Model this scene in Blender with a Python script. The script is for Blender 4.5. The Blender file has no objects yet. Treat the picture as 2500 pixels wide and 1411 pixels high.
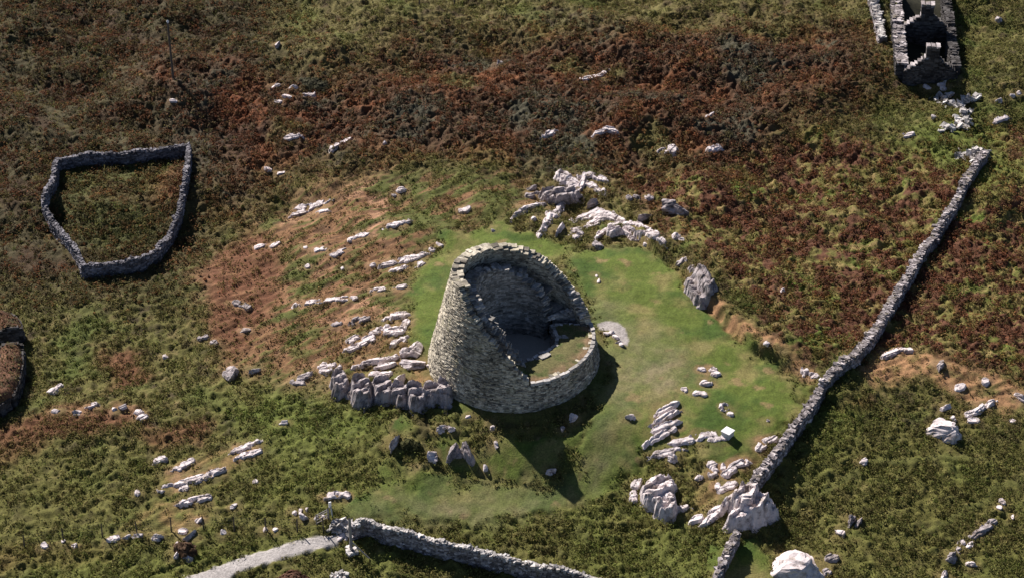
import bpy, math, random
import numpy as np
from mathutils import Vector

# ------------------------------------------------------------------ camera, light, exposure
scn = bpy.context.scene
COL = scn.collection
F_PX = 5414.0                                   # focal length for a 2500 px wide frame
PITCH = math.radians(34.3)
CAM = np.array([0.0, -151.0, 109.95])
cd = bpy.data.cameras.new('camera'); cam = bpy.data.objects.new('camera', cd); COL.objects.link(cam)
cd.sensor_width = 36.0; cd.lens = 36.0 * F_PX / 2500.0
cd.clip_start = 1.0; cd.clip_end = 3000.0
cam.location = CAM; cam.rotation_euler = (math.pi / 2 - PITCH, 0, 0)
scn.camera = cam

SUN_EL = math.radians(36.5)
SUN_AZ = math.radians(-36.0)                    # from +Y towards +X
world = bpy.data.worlds.new('World'); scn.world = world; world.use_nodes = True
wn = world.node_tree.nodes; wl = world.node_tree.links
bg = wn['Background']; sky = wn.new('ShaderNodeTexSky'); sky.sky_type = 'NISHITA'; sky.sun_disc = False
sky.sun_elevation = SUN_EL; sky.sun_rotation = SUN_AZ
sky.altitude = 300; sky.air_density = 0.45; sky.dust_density = 0.3
wl.new(sky.outputs[0], bg.inputs[0]); bg.inputs[1].default_value = 0.062
sd = bpy.data.lights.new('sun', 'SUN'); sd.energy = 5.0; sd.angle = math.radians(0.5); sd.color = (1.0, 0.945, 0.895)
sun = bpy.data.objects.new('sun', sd); COL.objects.link(sun)
to_sun = Vector((math.cos(SUN_EL) * math.sin(SUN_AZ), math.cos(SUN_EL) * math.cos(SUN_AZ), math.sin(SUN_EL)))
sun.rotation_euler = (-to_sun).to_track_quat('-Z', 'Y').to_euler(); sun.location = (-60, 90, 80)
scn.view_settings.view_transform = 'Standard'; scn.view_settings.look = 'None'
scn.view_settings.exposure = 0.9; scn.view_settings.gamma = 1.0
scn.render.engine = 'CYCLES'
scn.cycles.max_bounces = 4

# ------------------------------------------------------------------ numpy helpers
def sstep(a, b, x):
    t = np.clip((x - a) / (b - a), 0, 1); return t * t * (3 - 2 * t)

def _hash(ix, iy, seed):
    h = (ix.astype(np.int64) * 374761393 + iy.astype(np.int64) * 668265263 + seed * 1442695041) & 0xFFFFFFFF
    h = ((h ^ (h >> 13)) * 1274126177) & 0xFFFFFFFF
    h = ((h ^ (h >> 15)) * 2246822519) & 0xFFFFFFFF
    return (h ^ (h >> 16)) & 0xFFFFFFFF

def gnoise(x, y, seed=0):                       # gradient noise about -0.7..0.7
    x = np.asarray(x, float); y = np.asarray(y, float)
    x0 = np.floor(x); y0 = np.floor(y); fx = x - x0; fy = y - y0
    u = fx ** 3 * (fx * (fx * 6 - 15) + 10); v = fy ** 3 * (fy * (fy * 6 - 15) + 10)
    def g(dx, dy):
        a = _hash(x0 + dx, y0 + dy, seed) * (2 * np.pi / 4294967296.0)
        return np.cos(a) * (fx - dx) + np.sin(a) * (fy - dy)
    n0 = g(0, 0) * (1 - u) + g(1, 0) * u; n1 = g(0, 1) * (1 - u) + g(1, 1) * u
    return n0 * (1 - v) + n1 * v

def fbm(x, y, scale, seed=0, octv=3):
    s = 0; a = 1.0; t = 0
    for i in range(octv):
        s = s + a * gnoise(x / scale * 2 ** i + 17.3 * i, y / scale * 2 ** i - 9.1 * i, seed + 31 * i); t += a; a *= 0.5
    return s / t * 1.6

# ------------------------------------------------------------------ terrain (metres; the tower base is the origin)
def terrace_sd(x, y): return np.full(np.shape(x), -99.0)
BUMPS = []                                      # (x, y, radius x, radius y, height)
def h0(x, y):
    x = np.asarray(x, float); y = np.asarray(y, float)
    xx = np.where(x > 0, x / 34.0, x / 17.0); yy = np.where(y > 0, y / 20.0, y / 17.0)
    z = 3.0 * (np.exp(-0.5 * (xx ** 2 + yy ** 2)) - 1.0)
    yb = np.clip(y, -45, 140)
    z = z + 0.055 * np.where(yb > 0, yb, 0) + 0.05 * np.where(yb < -8, yb + 8, 0)
    z = z - 1.5 * sstep(-7.5, -15.0, y) * sstep(-14, -2, x) * sstep(17, 9, x)     # the bank below the tower
    z = z + 0.3 * np.exp(-(((x - 15) / 10) ** 2 + ((y + 9) / 7) ** 2))             # the lawn shelf by the wall
    z = z - 0.9 * np.exp(-(((x - 22.5) / 3.5) ** 2 + ((y + 18) / 4) ** 2))
    for bx, by, rx, ry, bh in BUMPS:
        z = z + bh * np.exp(-(((x - bx) / rx) ** 2 + ((y - by) / ry) ** 2))
    back = sstep(12, 26, y)
    z = z + ((0.25 + 1.45 * back) * fbm(x, y + 0.5 * x, 10.0, 5, 2) + (0.10 + 0.38 * back) * fbm(x, y + 0.4 * x, 4.2, 6, 2)) * sstep(9, 16, np.hypot(x, y))
    return z
_terr = None
def hgt(x, y):
    z = h0(x, y)
    if _terr is not None:
        s = poly_side(_terr, x, y)
        z = z + 1.0 * sstep(-0.25, 0.4, s) * sstep(9, 2, s) * sstep(0, 4, terr_end(x, y))
    return z

CP, SP = math.cos(PITCH), math.sin(PITCH)
_T = np.arange(130.0, 420.0, 0.4)
def at(px, py, lift=0.0):
    """point of the ground seen at pixel (px, py) of the 2500x1411 photo; lift: height above the ground"""
    a = (px - 1250.0) / F_PX; b = (705.5 - py) / F_PX
    d = np.array([a, CP + b * SP, -SP + b * CP]); d = d / np.linalg.norm(d)
    P = CAM[None, :] + _T[:, None] * d[None, :]
    g = P[:, 2] - hgt(P[:, 0], P[:, 1]) - lift
    i = int(np.argmax(g < 0))
    t = _T[i - 1] + 0.4 * g[i - 1] / (g[i - 1] - g[i])
    return CAM + t * d
def scale_at(p): return F_PX / ((p[1] - CAM[1]) * CP - (p[2] - CAM[2]) * SP)      # px per metre
def pix(x, y, z):
    dx, dy, dz = x - CAM[0], y - CAM[1], z - CAM[2]
    dep = dy * CP - dz * SP; up = dy * SP + dz * CP
    return 1250 + F_PX * dx / dep, 705.5 - F_PX * up / dep

def seg_dist(poly, x, y, closed=True):
    P = np.array(poly, float)[:, :2]; n = len(P); d2 = np.full(np.shape(x), 1e18)
    for i in range(n if closed else n - 1):
        a = P[i]; b = P[(i + 1) % n]; e = b - a
        t = np.clip(((x - a[0]) * e[0] + (y - a[1]) * e[1]) / max(e @ e, 1e-9), 0, 1)
        d2 = np.minimum(d2, (x - a[0] - t * e[0]) ** 2 + (y - a[1] - t * e[1]) ** 2)
    return np.sqrt(d2)
def inside(poly, x, y):
    P = np.array(poly, float)[:, :2]; n = len(P); c = np.zeros(np.shape(x), bool)
    for i in range(n):
        x1, y1 = P[i]; x2, y2 = P[(i + 1) % n]
        if y1 == y2: continue
        c ^= ((y1 > y) != (y2 > y)) & (x < (x2 - x1) * (y - y1) / (y2 - y1) + x1)
    return c
def poly_sd(poly, x, y):                        # > 0 inside
    d = seg_dist(poly, x, y); return np.where(inside(poly, x, y), d, -d)
def poly_side(line, x, y):                      # signed distance to an open line, > 0 on its left
    P = np.array(line, float)[:, :2]; best = np.full(np.shape(x), 1e9); sg = np.ones(np.shape(x))
    for i in range(len(P) - 1):
        a, b = P[i], P[i + 1]; e = b - a
        t = np.clip(((x - a[0]) * e[0] + (y - a[1]) * e[1]) / (e @ e), 0, 1)
        d = np.hypot(x - a[0] - t * e[0], y - a[1] - t * e[1])
        s = e[0] * (y - a[1]) - e[1] * (x - a[0])
        m = d < best; best = np.where(m, d, best); sg = np.where(m, np.sign(s), sg)
    return best * sg
def PX(*pts): return [at(*p)[:2] for p in pts]

# heather humps seen in the photo, built where they stand
for px, py, rx, ry, bh in ((1060, 260, 7, 8, 1.2), (1500, 150, 8, 6, 1.1), (1660, 290, 9, 7, 1.2), (1900, 280, 7, 6, 1.0), (560, 230, 9, 6, 1.0),
                           (760, 260, 5, 4, 0.8), (1300, 340, 8, 4, 0.7), (1850, 130, 6, 5, 0.8), (2290, 910, 6, 3, 0.8), (300, 1010, 7, 4, 0.6)):
    p = at(px, py); BUMPS.append((p[0], p[1], rx, ry, bh))
_l = PX((1960, 930), (1900, 888), (1830, 855), (1775, 790), (1715, 735), (1690, 690), (1630, 640))
def terr_end(x, y, a=np.array(_l[0]), b=np.array(_l[-1])):
    return np.minimum(np.hypot(x - a[0], y - a[1]) * 1.0, np.hypot(x - b[0], y - b[1]))
_terr = [np.array(p) for p in _l[::-1]]
_c = np.array(PX((1850, 700))[0])
if poly_side(_terr, _c[0:1], _c[1:2])[0] < 0: _terr = _terr[::-1]

# the frame of the ruined cottage: near corners, axes
COT0 = at(2203, 198); COT1 = at(2336, 186); COTX = (COT1 - COT0)[:2]; COTW = float(np.hypot(*COTX)); COTX = COTX / COTW; COTY = np.array([-COTX[1], COTX[0]])

# ------------------------------------------------------------------ meshes
def new_mesh(name, V, F, mat, cols=None, smooth=False):
    V = np.asarray(V, np.float32); F = np.asarray(F, np.int32)
    me = bpy.data.meshes.new(name); k = F.shape[1]
    me.vertices.add(len(V)); me.vertices.foreach_set('co', V.ravel())
    me.loops.add(F.size); me.loops.foreach_set('vertex_index', F.ravel())
    me.polygons.add(len(F)); me.polygons.foreach_set('loop_start', np.arange(0, F.size, k, dtype=np.int32))
    me.polygons.foreach_set('use_smooth', np.full(len(F), smooth))
    if cols is not None:
        c = np.ones((len(V), 4), np.float32); c[:, :3] = cols
        at_ = me.attributes.new('Col', 'FLOAT_COLOR', 'POINT'); at_.data.foreach_set('color', c.ravel())
    me.materials.append(mat); me.update(calc_edges=True); me.validate()
    return me
def obj(name, V, F, mat, parent=None, cols=None, smooth=False, loc=None):
    V = np.asarray(V, float)
    if loc is not None: V = V - np.array(loc)[None, :]
    o = bpy.data.objects.new(name, new_mesh(name, V, F, mat, cols, smooth)); COL.objects.link(o)
    if loc is not None and parent is None: o.location = loc
    if parent is not None: o.parent = parent
    return o
def thing(name, label, cat, loc, group=None):
    o = bpy.data.objects.new(name, None); COL.objects.link(o); o.location = loc; o.empty_display_size = 0.3
    return tag(o, label, cat, group)
def tag(o, label=None, cat=None, group=None, kind=None):
    if label: o['label'] = label
    if cat: o['category'] = cat
    if group: o['group'] = group
    if kind: o['kind'] = kind
    return o

_CB = np.array([[-1, -1, -1], [1, -1, -1], [1, 1, -1], [-1, 1, -1], [-1, -1, 1], [1, -1, 1], [1, 1, 1], [-1, 1, 1]], float)
_CF = np.array([[0, 3, 2, 1], [4, 5, 6, 7], [0, 1, 5, 4], [1, 2, 6, 5], [2, 3, 7, 6], [3, 0, 4, 7]])
def boxes(C, H, yaw, rng, jit=0.14, tilt=0.06):
    """many rough stones: centres, half sizes, yaw"""
    C = np.asarray(C, float).reshape(-1, 3); n = len(C)
    H = np.broadcast_to(np.asarray(H, float), (n, 3)); yaw = np.broadcast_to(np.asarray(yaw, float), (n,))
    v = _CB[None] * H[:, None] + rng.normal(0, 1, (n, 8, 3)) * jit * H[:, None]
    tx = rng.normal(0, tilt, n)[:, None]; ty = rng.normal(0, tilt, n)[:, None]
    v[:, :, 2] += v[:, :, 0] * tx + v[:, :, 1] * ty
    c, s = np.cos(yaw)[:, None], np.sin(yaw)[:, None]
    x = v[:, :, 0] * c - v[:, :, 1] * s; y = v[:, :, 0] * s + v[:, :, 1] * c
    v = np.stack([x, y, v[:, :, 2]], 2) + C[:, None]
    F = (_CF[None] + 8 * np.arange(n)[:, None, None]).reshape(-1, 4)
    return v.reshape(-1, 3), F
def join(parts):
    V = []; F = []; o = 0
    for v, f in parts:
        V.append(np.asarray(v, float)); F.append(np.asarray(f) + o); o += len(v)
    return np.concatenate(V), np.concatenate(F)
def tube(p0, p1, r0, r1=None, n=8):
    p0 = np.array(p0, float); p1 = np.array(p1, float); r1 = r0 if r1 is None else r1
    d = p1 - p0; d /= np.linalg.norm(d); a = np.cross(d, [0, 0, 1.0]) if abs(d[2]) < 0.9 else np.cross(d, [1.0, 0, 0])
    a /= np.linalg.norm(a); b = np.cross(d, a); t = np.arange(n) * 2 * np.pi / n
    ring = np.cos(t)[:, None] * a + np.sin(t)[:, None] * b
    V = np.concatenate([p0 + ring * r0, p1 + ring * r1, [p0, p1]])
    F = [[i, (i + 1) % n, n + (i + 1) % n, n + i] for i in range(n)]
    F += [[2 * n, (i + 1) % n, i, i] for i in range(n)] + [[2 * n + 1, n + i, n + (i + 1) % n, n + (i + 1) % n] for i in range(n)]
    return V, np.array(F)

# ------------------------------------------------------------------ materials
def mat(name, rough=0.95):
    m = bpy.data.materials.new(name); m.use_nodes = True; b = m.node_tree.nodes['Principled BSDF']
    b.inputs['Roughness'].default_value = rough; b.inputs['Specular IOR Level'].default_value = 0.15
    return m, m.node_tree.nodes, m.node_tree.links, b
def ramp(N, stops):
    r = N.new('ShaderNodeValToRGB'); e = r.color_ramp.elements
    while len(e) < len(stops): e.new(0.5)
    for i, (p, c) in enumerate(stops): e[i].position = p; e[i].color = (*c, 1)
    return r
def pnoise(N, L, scale, detail=4, rough=0.6):
    g = N.new('ShaderNodeNewGeometry'); n = N.new('ShaderNodeTexNoise'); L.new(g.outputs['Position'], n.inputs['Vector'])
    n.inputs['Scale'].default_value = scale; n.inputs['Detail'].default_value = detail; n.inputs['Roughness'].default_value = rough
    return n
def bump(N, L, b, h, strength, dist):
    k = N.new('ShaderNodeBump'); k.inputs['Strength'].default_value = strength; k.inputs['Distance'].default_value = dist
    L.new(h, k.inputs['Height']); L.new(k.outputs[0], b.inputs['Normal'])
def mixc(N, L, mode, fac, a, b):
    m = N.new('ShaderNodeMix'); m.data_type = 'RGBA'; m.blend_type = mode
    if isinstance(fac, float): m.inputs[0].default_value = fac
    else: L.new(fac, m.inputs[0])
    for s, v in ((6, a), (7, b)):
        if isinstance(v, tuple): m.inputs[s].default_value = (*v, 1)
        else: L.new(v, m.inputs[s])
    return m.outputs[2]
def veg_mat(name, grain=6.0, amt=(0.72, 1.28), bmp=0.0):
    m, N, L, b = mat(name, 0.9); a = N.new('ShaderNodeAttribute'); a.attribute_name = 'Col'
    n = pnoise(N, L, grain, 5, 0.7); r = ramp(N, [(0.3, (amt[0],) * 3), (0.7, (amt[1],) * 3)]); L.new(n.outputs[0], r.inputs[0])
    L.new(mixc(N, L, 'MULTIPLY', 1.0, a.outputs['Color'], r.outputs[0]), b.inputs['Base Color'])
    if bmp: bump(N, L, b, n.outputs[0], bmp, 0.08)
    return m
M_GROUND = veg_mat('hillside_ground', 7.0, (0.55, 1.45), 0.7)
M_LEAF = veg_mat('moor_plants', 2.0, (0.8, 1.2))
_N, _L = M_LEAF.node_tree.nodes, M_LEAF.node_tree.links                # thin leaves let light through
_b = _N['Principled BSDF']; _t = _N.new('ShaderNodeBsdfTranslucent'); _x = _N.new('ShaderNodeMixShader'); _x.inputs[0].default_value = 0.42
_L.new(_b.inputs['Base Color'].links[0].from_socket, _t.inputs[0]); _L.new(_b.outputs[0], _x.inputs[1]); _L.new(_t.outputs[0], _x.inputs[2])
_L.new(_x.outputs[0], [n for n in _N if n.type == 'OUTPUT_MATERIAL'][0].inputs[0])
def stone_mat(name, stops, lich=None, spots=None):
    """per-stone colour, with mottling and lichen inside it"""
    m, N, L, b = mat(name); g = N.new('ShaderNodeNewGeometry'); r = ramp(N, stops)
    L.new(g.outputs['Random Per Island'], r.inputs[0]); n = pnoise(N, L, 3.5, 5, 0.7)
    rr = ramp(N, [(0.3, (0.55,) * 3), (0.7, (1.35,) * 3)]); L.new(n.outputs[0], rr.inputs[0])
    c = mixc(N, L, 'MULTIPLY', 1.0, r.outputs[0], rr.outputs[0])
    w = pnoise(N, L, 0.55, 4, 0.65); wr = ramp(N, [(0.36, (0.66,) * 3), (0.60, (1.12,) * 3)]); L.new(w.outputs[0], wr.inputs[0]); c = mixc(N, L, 'MULTIPLY', 1.0, c, wr.outputs[0])    # weather stains
    if lich:
        q = pnoise(N, L, lich[0], 4, 0.65); k = ramp(N, [(lich[1], (0, 0, 0)), (lich[2], (1, 1, 1))]); L.new(q.outputs[0], k.inputs[0])
        c = mixc(N, L, 'MIX', k.outputs[0], c, lich[3])
    L.new(c, b.inputs['Base Color']); bump(N, L, b, n.outputs[0], 0.6, 0.05)
    return m
M_TOWER = stone_mat('tower_stone', [(0, (0.13, 0.115, 0.095)), (0.3, (0.33, 0.29, 0.23)), (0.7, (0.49, 0.435, 0.34)), (1, (0.64, 0.575, 0.46))],
                    (0.9, 0.55, 0.80, (0.36, 0.33, 0.20)))
M_TOWER_IN = stone_mat('inner_tower_stone', [(0, (0.19, 0.175, 0.155)), (0.5, (0.33, 0.305, 0.275)), (1, (0.50, 0.46, 0.42))])
M_WALL = stone_mat('field_wall_stone', [(0, (0.11, 0.095, 0.093)), (0.4, (0.22, 0.19, 0.185)), (0.8, (0.36, 0.315, 0.31)), (1, (0.56, 0.50, 0.49))], (1.2, 0.55, 0.7, (0.20, 0.17, 0.12)))
M_PALE = stone_mat('pale_coping_stone', [(0, (0.28, 0.26, 0.24)), (0.5, (0.48, 0.44, 0.41)), (1, (0.62, 0.58, 0.55))])
M_HOUSE_SHADED = stone_mat('shade_dark_cottage_stone', [(0, (0.03, 0.027, 0.025)), (0.5, (0.065, 0.058, 0.055)), (1, (0.12, 0.11, 0.105))])  # stone darkened so the shade on the gables is in its colour
def rock_mat(name, dark, mid, pale, moss):
    m, N, L, b = mat(name); n = pnoise(N, L, 1.6, 8, 0.68)
    r = ramp(N, [(0.34, dark), (0.43, mid), (0.54, pale)]); L.new(n.outputs[0], r.inputs[0])
    q = pnoise(N, L, 0.9, 5, 0.6); k = ramp(N, [(0.54, (0, 0, 0)), (0.68, (0.8, 0.8, 0.8))]); L.new(q.outputs[0], k.inputs[0])
    L.new(mixc(N, L, 'MIX', k.outputs[0], r.outputs[0], moss), b.inputs['Base Color'])
    s = pnoise(N, L, 4.5, 6, 0.75); bump(N, L, b, s.outputs[0], 0.6, 0.07)
    return m
M_ROCK = rock_mat('pale_gneiss', (0.15, 0.125, 0.12), (0.45, 0.385, 0.375), (0.66, 0.58, 0.565), (0.24, 0.19, 0.155))
M_ROCKD = rock_mat('grey_gneiss', (0.09, 0.078, 0.077), (0.21, 0.18, 0.178), (0.38, 0.33, 0.325), (0.17, 0.13, 0.10))
# ------------------------------------------------------------------ rocks
import bmesh
_bm = bmesh.new(); bmesh.ops.create_icosphere(_bm, subdivisions=4, radius=1.0); _bm.verts.ensure_lookup_table()
ICO4 = (np.array([v.co[:] for v in _bm.verts]), np.array([[v.index for v in f.verts] for f in _bm.faces])); _bm.free()
_bm = bmesh.new(); bmesh.ops.create_icosphere(_bm, subdivisions=2, radius=1.0); _bm.verts.ensure_lookup_table()
ICO2 = (np.array([v.co[:] for v in _bm.verts]), np.array([[v.index for v in f.verts] for f in _bm.faces])); _bm.free()
def block(p, L, W, H, yaw, seed, slab=0.0, small=False):
    """a faceted, fractured lump of rock standing in the ground at p"""
    rg = np.random.default_rng(seed); V, F = ICO2 if small else ICO4; v = V.copy()
    v = np.sign(v) * np.abs(v) ** np.array([0.78, 0.78, 0.45])   # squarer than a ball, with a broad top
    v *= (1 + 0.30 * np.stack([gnoise(v[:, 0] * 1.6 + seed, v[:, 1] * 1.6 + 0.4 * v[:, 2], seed + 9), gnoise(v[:, 0] * 1.6 + 0.4 * v[:, 2], v[:, 1] * 1.6 - seed, seed + 10), 0 * v[:, 0]], 1))
    for _ in range(9 if small else 20):
        n = rg.normal(0, 1, 3) * np.array([1, 1, 0.8]); n /= np.linalg.norm(n); dd = rg.uniform(0.5, 0.9) if small else rg.uniform(0.58, 1.02)
        e = v @ n - dd; v -= np.clip(e, 0, None)[:, None] * n
    tp = rg.uniform(-0.35, 0.35, 2); s0 = rg.uniform(0, 9)
    v[:, 2] *= 1 + tp[0] * v[:, 0] + tp[1] * v[:, 1]
    w = v * np.array([L / 2, W / 2, H])
    if not small:
        q = w[:, 1] * 0.8 + w[:, 2] * 0.6 + 0.25 * w[:, 0] * rg.normal(0, 0.6)       # bedding joints
        sp = max(0.35, min(W, 2.0) * 0.36); ph = (q / sp + s0 + 0.35 * gnoise(w[:, 0] * 0.9 + s0, w[:, 2] * 0.9, seed)) % 1
        gr = np.exp(-((ph - 0.5) / 0.10) ** 2)
        q2 = w[:, 0] + 0.4 * w[:, 1]; sp2 = max(0.8, min(L, 4) * 0.45); ph2 = (q2 / sp2 + s0 * 1.7 + 0.3 * gnoise(w[:, 1] * 0.8, w[:, 2] * 0.8 + s0, seed + 1)) % 1
        gr = np.maximum(gr, 0.8 * np.exp(-((ph2 - 0.5) / 0.06) ** 2))
        rdir = v / (np.linalg.norm(v, axis=1, keepdims=True) + 1e-6)
        step = np.floor(q / sp + s0); off = ((np.sin(step * 12.9898 + seed) * 43758.5453) % 1 - 0.5) * 0.22
        w += rdir * (np.minimum(min(W, H) * 0.5, 0.5) * (off - 0.30 * gr))[:, None]
        nz = fbm(w[:, 0] * 1.3 + s0 * 7, w[:, 1] * 1.3 + w[:, 2] * 1.7, 0.9, seed + 5, 3); w += rdir * (0.09 * nz * min(1.0, W))[:, None]
    w[:, 2] -= 0.22 * H
    c, s = math.cos(yaw), math.sin(yaw)
    return np.stack([w[:, 0] * c - w[:, 1] * s, w[:, 0] * s + w[:, 1] * c, w[:, 2]], 1) + np.array(p), F
_rs = [1000]
ROCKS = []; SOILS = []
ORD = ('first', 'second', 'third', 'fourth', 'fifth', 'sixth', 'seventh', 'eighth')
def rock(label, blocks, name='rock_outcrop', cat='rock', group=None, m=None):
    """an outcrop of touching blocks; blocks that stand apart become rocks of their own"""
    left = list(blocks); sets = []
    while left:
        cur = [left.pop()]; grew = True
        while grew:
            grew = False
            for b in list(left):
                if any(b[0] < c[2] + 2 and c[0] < b[2] + 2 and b[1] < c[3] + 1 and c[1] < b[3] + 1 for c in cur): cur.append(b); left.remove(b); grew = True
        sets.append(cur)
    bb = [(min(b[0] for b in s), min(b[1] for b in s), max(b[2] for b in s), max(b[3] for b in s)) for s in sets]
    wide = max(b[2] for b in bb) - min(b[0] for b in bb) >= max(b[3] for b in bb) - min(b[1] for b in bb)
    order = sorted(range(len(sets)), key=lambda k: bb[k][0] + bb[k][2] if wide else bb[k][1] + bb[k][3]); n = len(sets)
    for r, k in enumerate(order):
        if n == 1: lab = label
        else:
            a, z = ('left', 'right') if wide else ('upper', 'lower')
            lab = (a if r == 0 else z) if n == 2 else ('%smost' % a.replace('upper', 'upper') if r == 0 else '%smost' % z if r == n - 1 else ORD[r] + (' from left' if wide else ' from top'))
            lab = label + ', ' + lab + ' piece' if 'from' not in lab else label + ', ' + lab
        for b in sets[k]:
            n_ = max(1, int(round((b[2] - b[0]) / max(b[3] - b[1], 6))))
            for q in range(n_): SOILS.append((b[0] + (q + 0.5) * (b[2] - b[0]) / n_, (b[1] + b[3]) / 2, 0.5 * max((b[2] - b[0]) / n_, b[3] - b[1])))
        ROCKS.append((lab, sets[k], name if n == 1 or len(sets[k]) > 1 else ('stone' if name in ('stone', 'step_stones', 'kerb_stones') else 'rock'), cat, group or (None if n == 1 else label), m))
def bedrock(sheets, seed):
    """bedrock breaking through the turf: tilted beds with broad backs and steep broken edges"""
    P = np.array([s[0][:2] for s in sheets]); R = max(max(s[1], s[2]) for s in sheets) * 0.75 + 0.3
    x0, y0 = P.min(0) - R; x1, y1 = P.max(0) + R; st = max(0.06, max(x1 - x0, y1 - y0) / 110)
    X, Y = np.meshgrid(np.arange(x0, x1, st), np.arange(y0, y1, st)); nx_ = X.shape[1]; X = X.ravel(); Y = Y.ravel()
    rg = np.random.default_rng(seed); T = np.zeros(X.size)
    for p, L, W, H, yaw in sheets:
        dx, dy = X - p[0], Y - p[1]; u = dx * math.cos(yaw) + dy * math.sin(yaw); v = -dx * math.sin(yaw) + dy * math.cos(yaw); q = min(L, W)
        rr = (np.abs(u / (L / 2)) ** 2.4 + np.abs(v / (W / 2)) ** 2.4) ** (1 / 2.4) + 0.42 * fbm(X, Y, max(0.6, q * 0.8), seed, 3) + 0.10 * fbm(X, Y, 0.3, seed + 1, 2)
        f = sstep(1.10, 0.70, rr) - (0.55 if H < 0.65 else 0.25) * sstep(0.12, 0.4, fbm(X, Y, 0.9, seed + 8, 3))
        sp = np.clip(W * 0.42, 0.45, 1.1); a = yaw - 0.5 * math.pi + rg.normal(0, 0.12); qd = dx * math.cos(a) + dy * math.sin(a)      # beds run with the long axis
        ph = qd / sp + rg.uniform(0, 1) + 0.45 * fbm(X, Y, 1.6, seed + 2, 2); tooth = ph % 1; tooth = tooth * sstep(1.0, 0.86, tooth); lev = _hash(np.floor(ph), np.floor(ph) * 0, seed) / 4294967296.0
        g = (u + 0.3 * v) / np.clip(L * 0.3, 0.6, 1.8) + 0.4 * gnoise(X * 1.1, Y * 1.1, seed + 3); cr = np.exp(-(((g % 1) - 0.5) / 0.045) ** 2)
        lev2 = _hash(np.floor(g + 0.5), np.floor(ph), seed + 4) / 4294967296.0
        H = H * 0.8 if H > 0.9 else H * 0.42; ff = f * (0.25 + H * (0.45 + 0.40 * tooth + 0.22 * lev + (0.2 if W > 1.6 else 0.07) * lev2)) - (0.16 if W > 1.6 else 0.05) * f * cr
        T = np.maximum(T, ff)
    T = T + (T > 0.05) * 0.035 * fbm(X, Y, 0.35, seed + 5, 3)
    V = np.stack([X, Y, hgt(X, Y) + T - 0.20], 1); ny_ = len(X) // nx_
    i = np.arange((ny_ - 1) * (nx_ - 1)); a = i // (nx_ - 1) * nx_ + i % (nx_ - 1); F = np.stack([a, a + 1, a + nx_ + 1, a + nx_], 1)
    F = F[(T[F] > 0.03).any(1)]
    if len(F) < 4: return block(np.array(sheets[0][0]), 0.8, 0.6, 0.4, 0.0, seed, small=True)
    us, inv = np.unique(F.ravel(), return_inverse=True); return V[us], inv.reshape(-1, 4)
def one_rock(label, blocks, name, cat, group, m):
    m = m or M_ROCK; parts = []; sheets = []
    flat = name in ('crag', 'rock_outcrop', 'rock_slab', 'rock_ledge', 'rock') and max(b[2] - b[0] for b in blocks) >= 13
    for b in blocks:
        x0, y0, x1, y1, H = b[:5]; a = math.radians(b[5] if len(b) > 5 else 15); _rs[0] += 1
        w, h = x1 - x0, y1 - y0; c2 = math.cos(2 * a); L, T = w, h
        if abs(c2) > 0.3:
            L = (w * math.cos(abs(a)) - h * math.sin(abs(a))) / c2; T = (h * math.cos(a) - w * math.sin(abs(a))) / c2
        if L < w * 0.5: L = w * 0.9
        T = max(T, 0.28 * h, 3.0); L = max(L, 4)
        cx, cy = (x0 + x1) / 2, (y0 + y1) / 2
        g = at(cx, cy); sc = scale_at(g)
        H = min(H * 0.8, 0.85 * h / sc)
        bw = max(0.5, (T / sc - 0.45 * H) / 0.55)
        g = at(cx, cy + 0.30 * H * sc)
        e0 = at(cx - 20 * math.cos(a), cy + 20 * math.sin(a)); e1 = at(cx + 20 * math.cos(a), cy - 20 * math.sin(a))
        yaw = math.atan2(e1[1] - e0[1], e1[0] - e0[0]); st = np.hypot(e1[0] - e0[0], e1[1] - e0[1]) / (40 / sc)
        Lw = L / sc * (1 + (st - 1) * 0.8) * 1.08
        sheets.append((at(cx, cy + 0.2 * H * sc), Lw * 1.25, bw * (1.35 if H > 0.6 else 1.6), H, yaw)) if flat else parts.append(block(g, Lw * 1.14, bw * 1.3, H * 1.1, yaw, _rs[0], small=(max(w, h) < 16)))
    V, F = bedrock(sheets, _rs[0]) if flat else join(parts); loc = (float(V[:, 0].mean()), float(V[:, 1].mean()), float(hgt(V[:, 0].mean(), V[:, 1].mean())))
    o = obj(name, V, F, m, loc=loc); return tag(o, label, cat, group)
D = M_ROCKD
G1 = 'pale rocks behind the tower'
rock('pale broken ridge, topmost of the rocks behind the tower', [(1372, 418, 1398, 452, .7, 40), (1388, 440, 1416, 462, .5, 20), (1408, 421, 1450, 436, .6, 5), (1445, 424, 1487, 446, .5, -20), (1412, 430, 1428, 470, .9, 70), (1427, 444, 1478, 470, .4, -25)], group=G1)
rock('dark faced long crag just under the topmost ridge behind the tower', [(1330, 460, 1410, 494, 1.3, 2), (1281, 466, 1336, 482, .7, 12)], group=G1, m=D)
rock('small grey rock on tan grass left of the dark faced crag', [(1283, 453, 1310, 466, .6, 10)], 'boulder', group=G1, m=D)
rock('pointed pale slab, leftmost of the big slabs behind the tower', [(1258, 488, 1340, 515, .8, 12)], 'rock_slab', group=G1)
rock('pale split slab slanting up right behind the tower rim', [(1318, 512, 1370, 546, .7, 32), (1335, 503, 1388, 528, .6, 30)], 'rock_slab', group=G1)
rock('dark block with a pale edge between the crag and the broken sheet', [(1432, 480, 1468, 510, .9, 30)], 'boulder', group=G1, m=D)
rock('wide broken sheet of pale rock in many plates behind the tower', [(1404, 512, 1462, 545, .6, 18), (1440, 509, 1490, 535, .6, -8), (1470, 515, 1526, 545, .7, -22), (1430, 530, 1466, 555, .6, 25), (1455, 525, 1482, 540, .6, 5)], group=G1)
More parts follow.
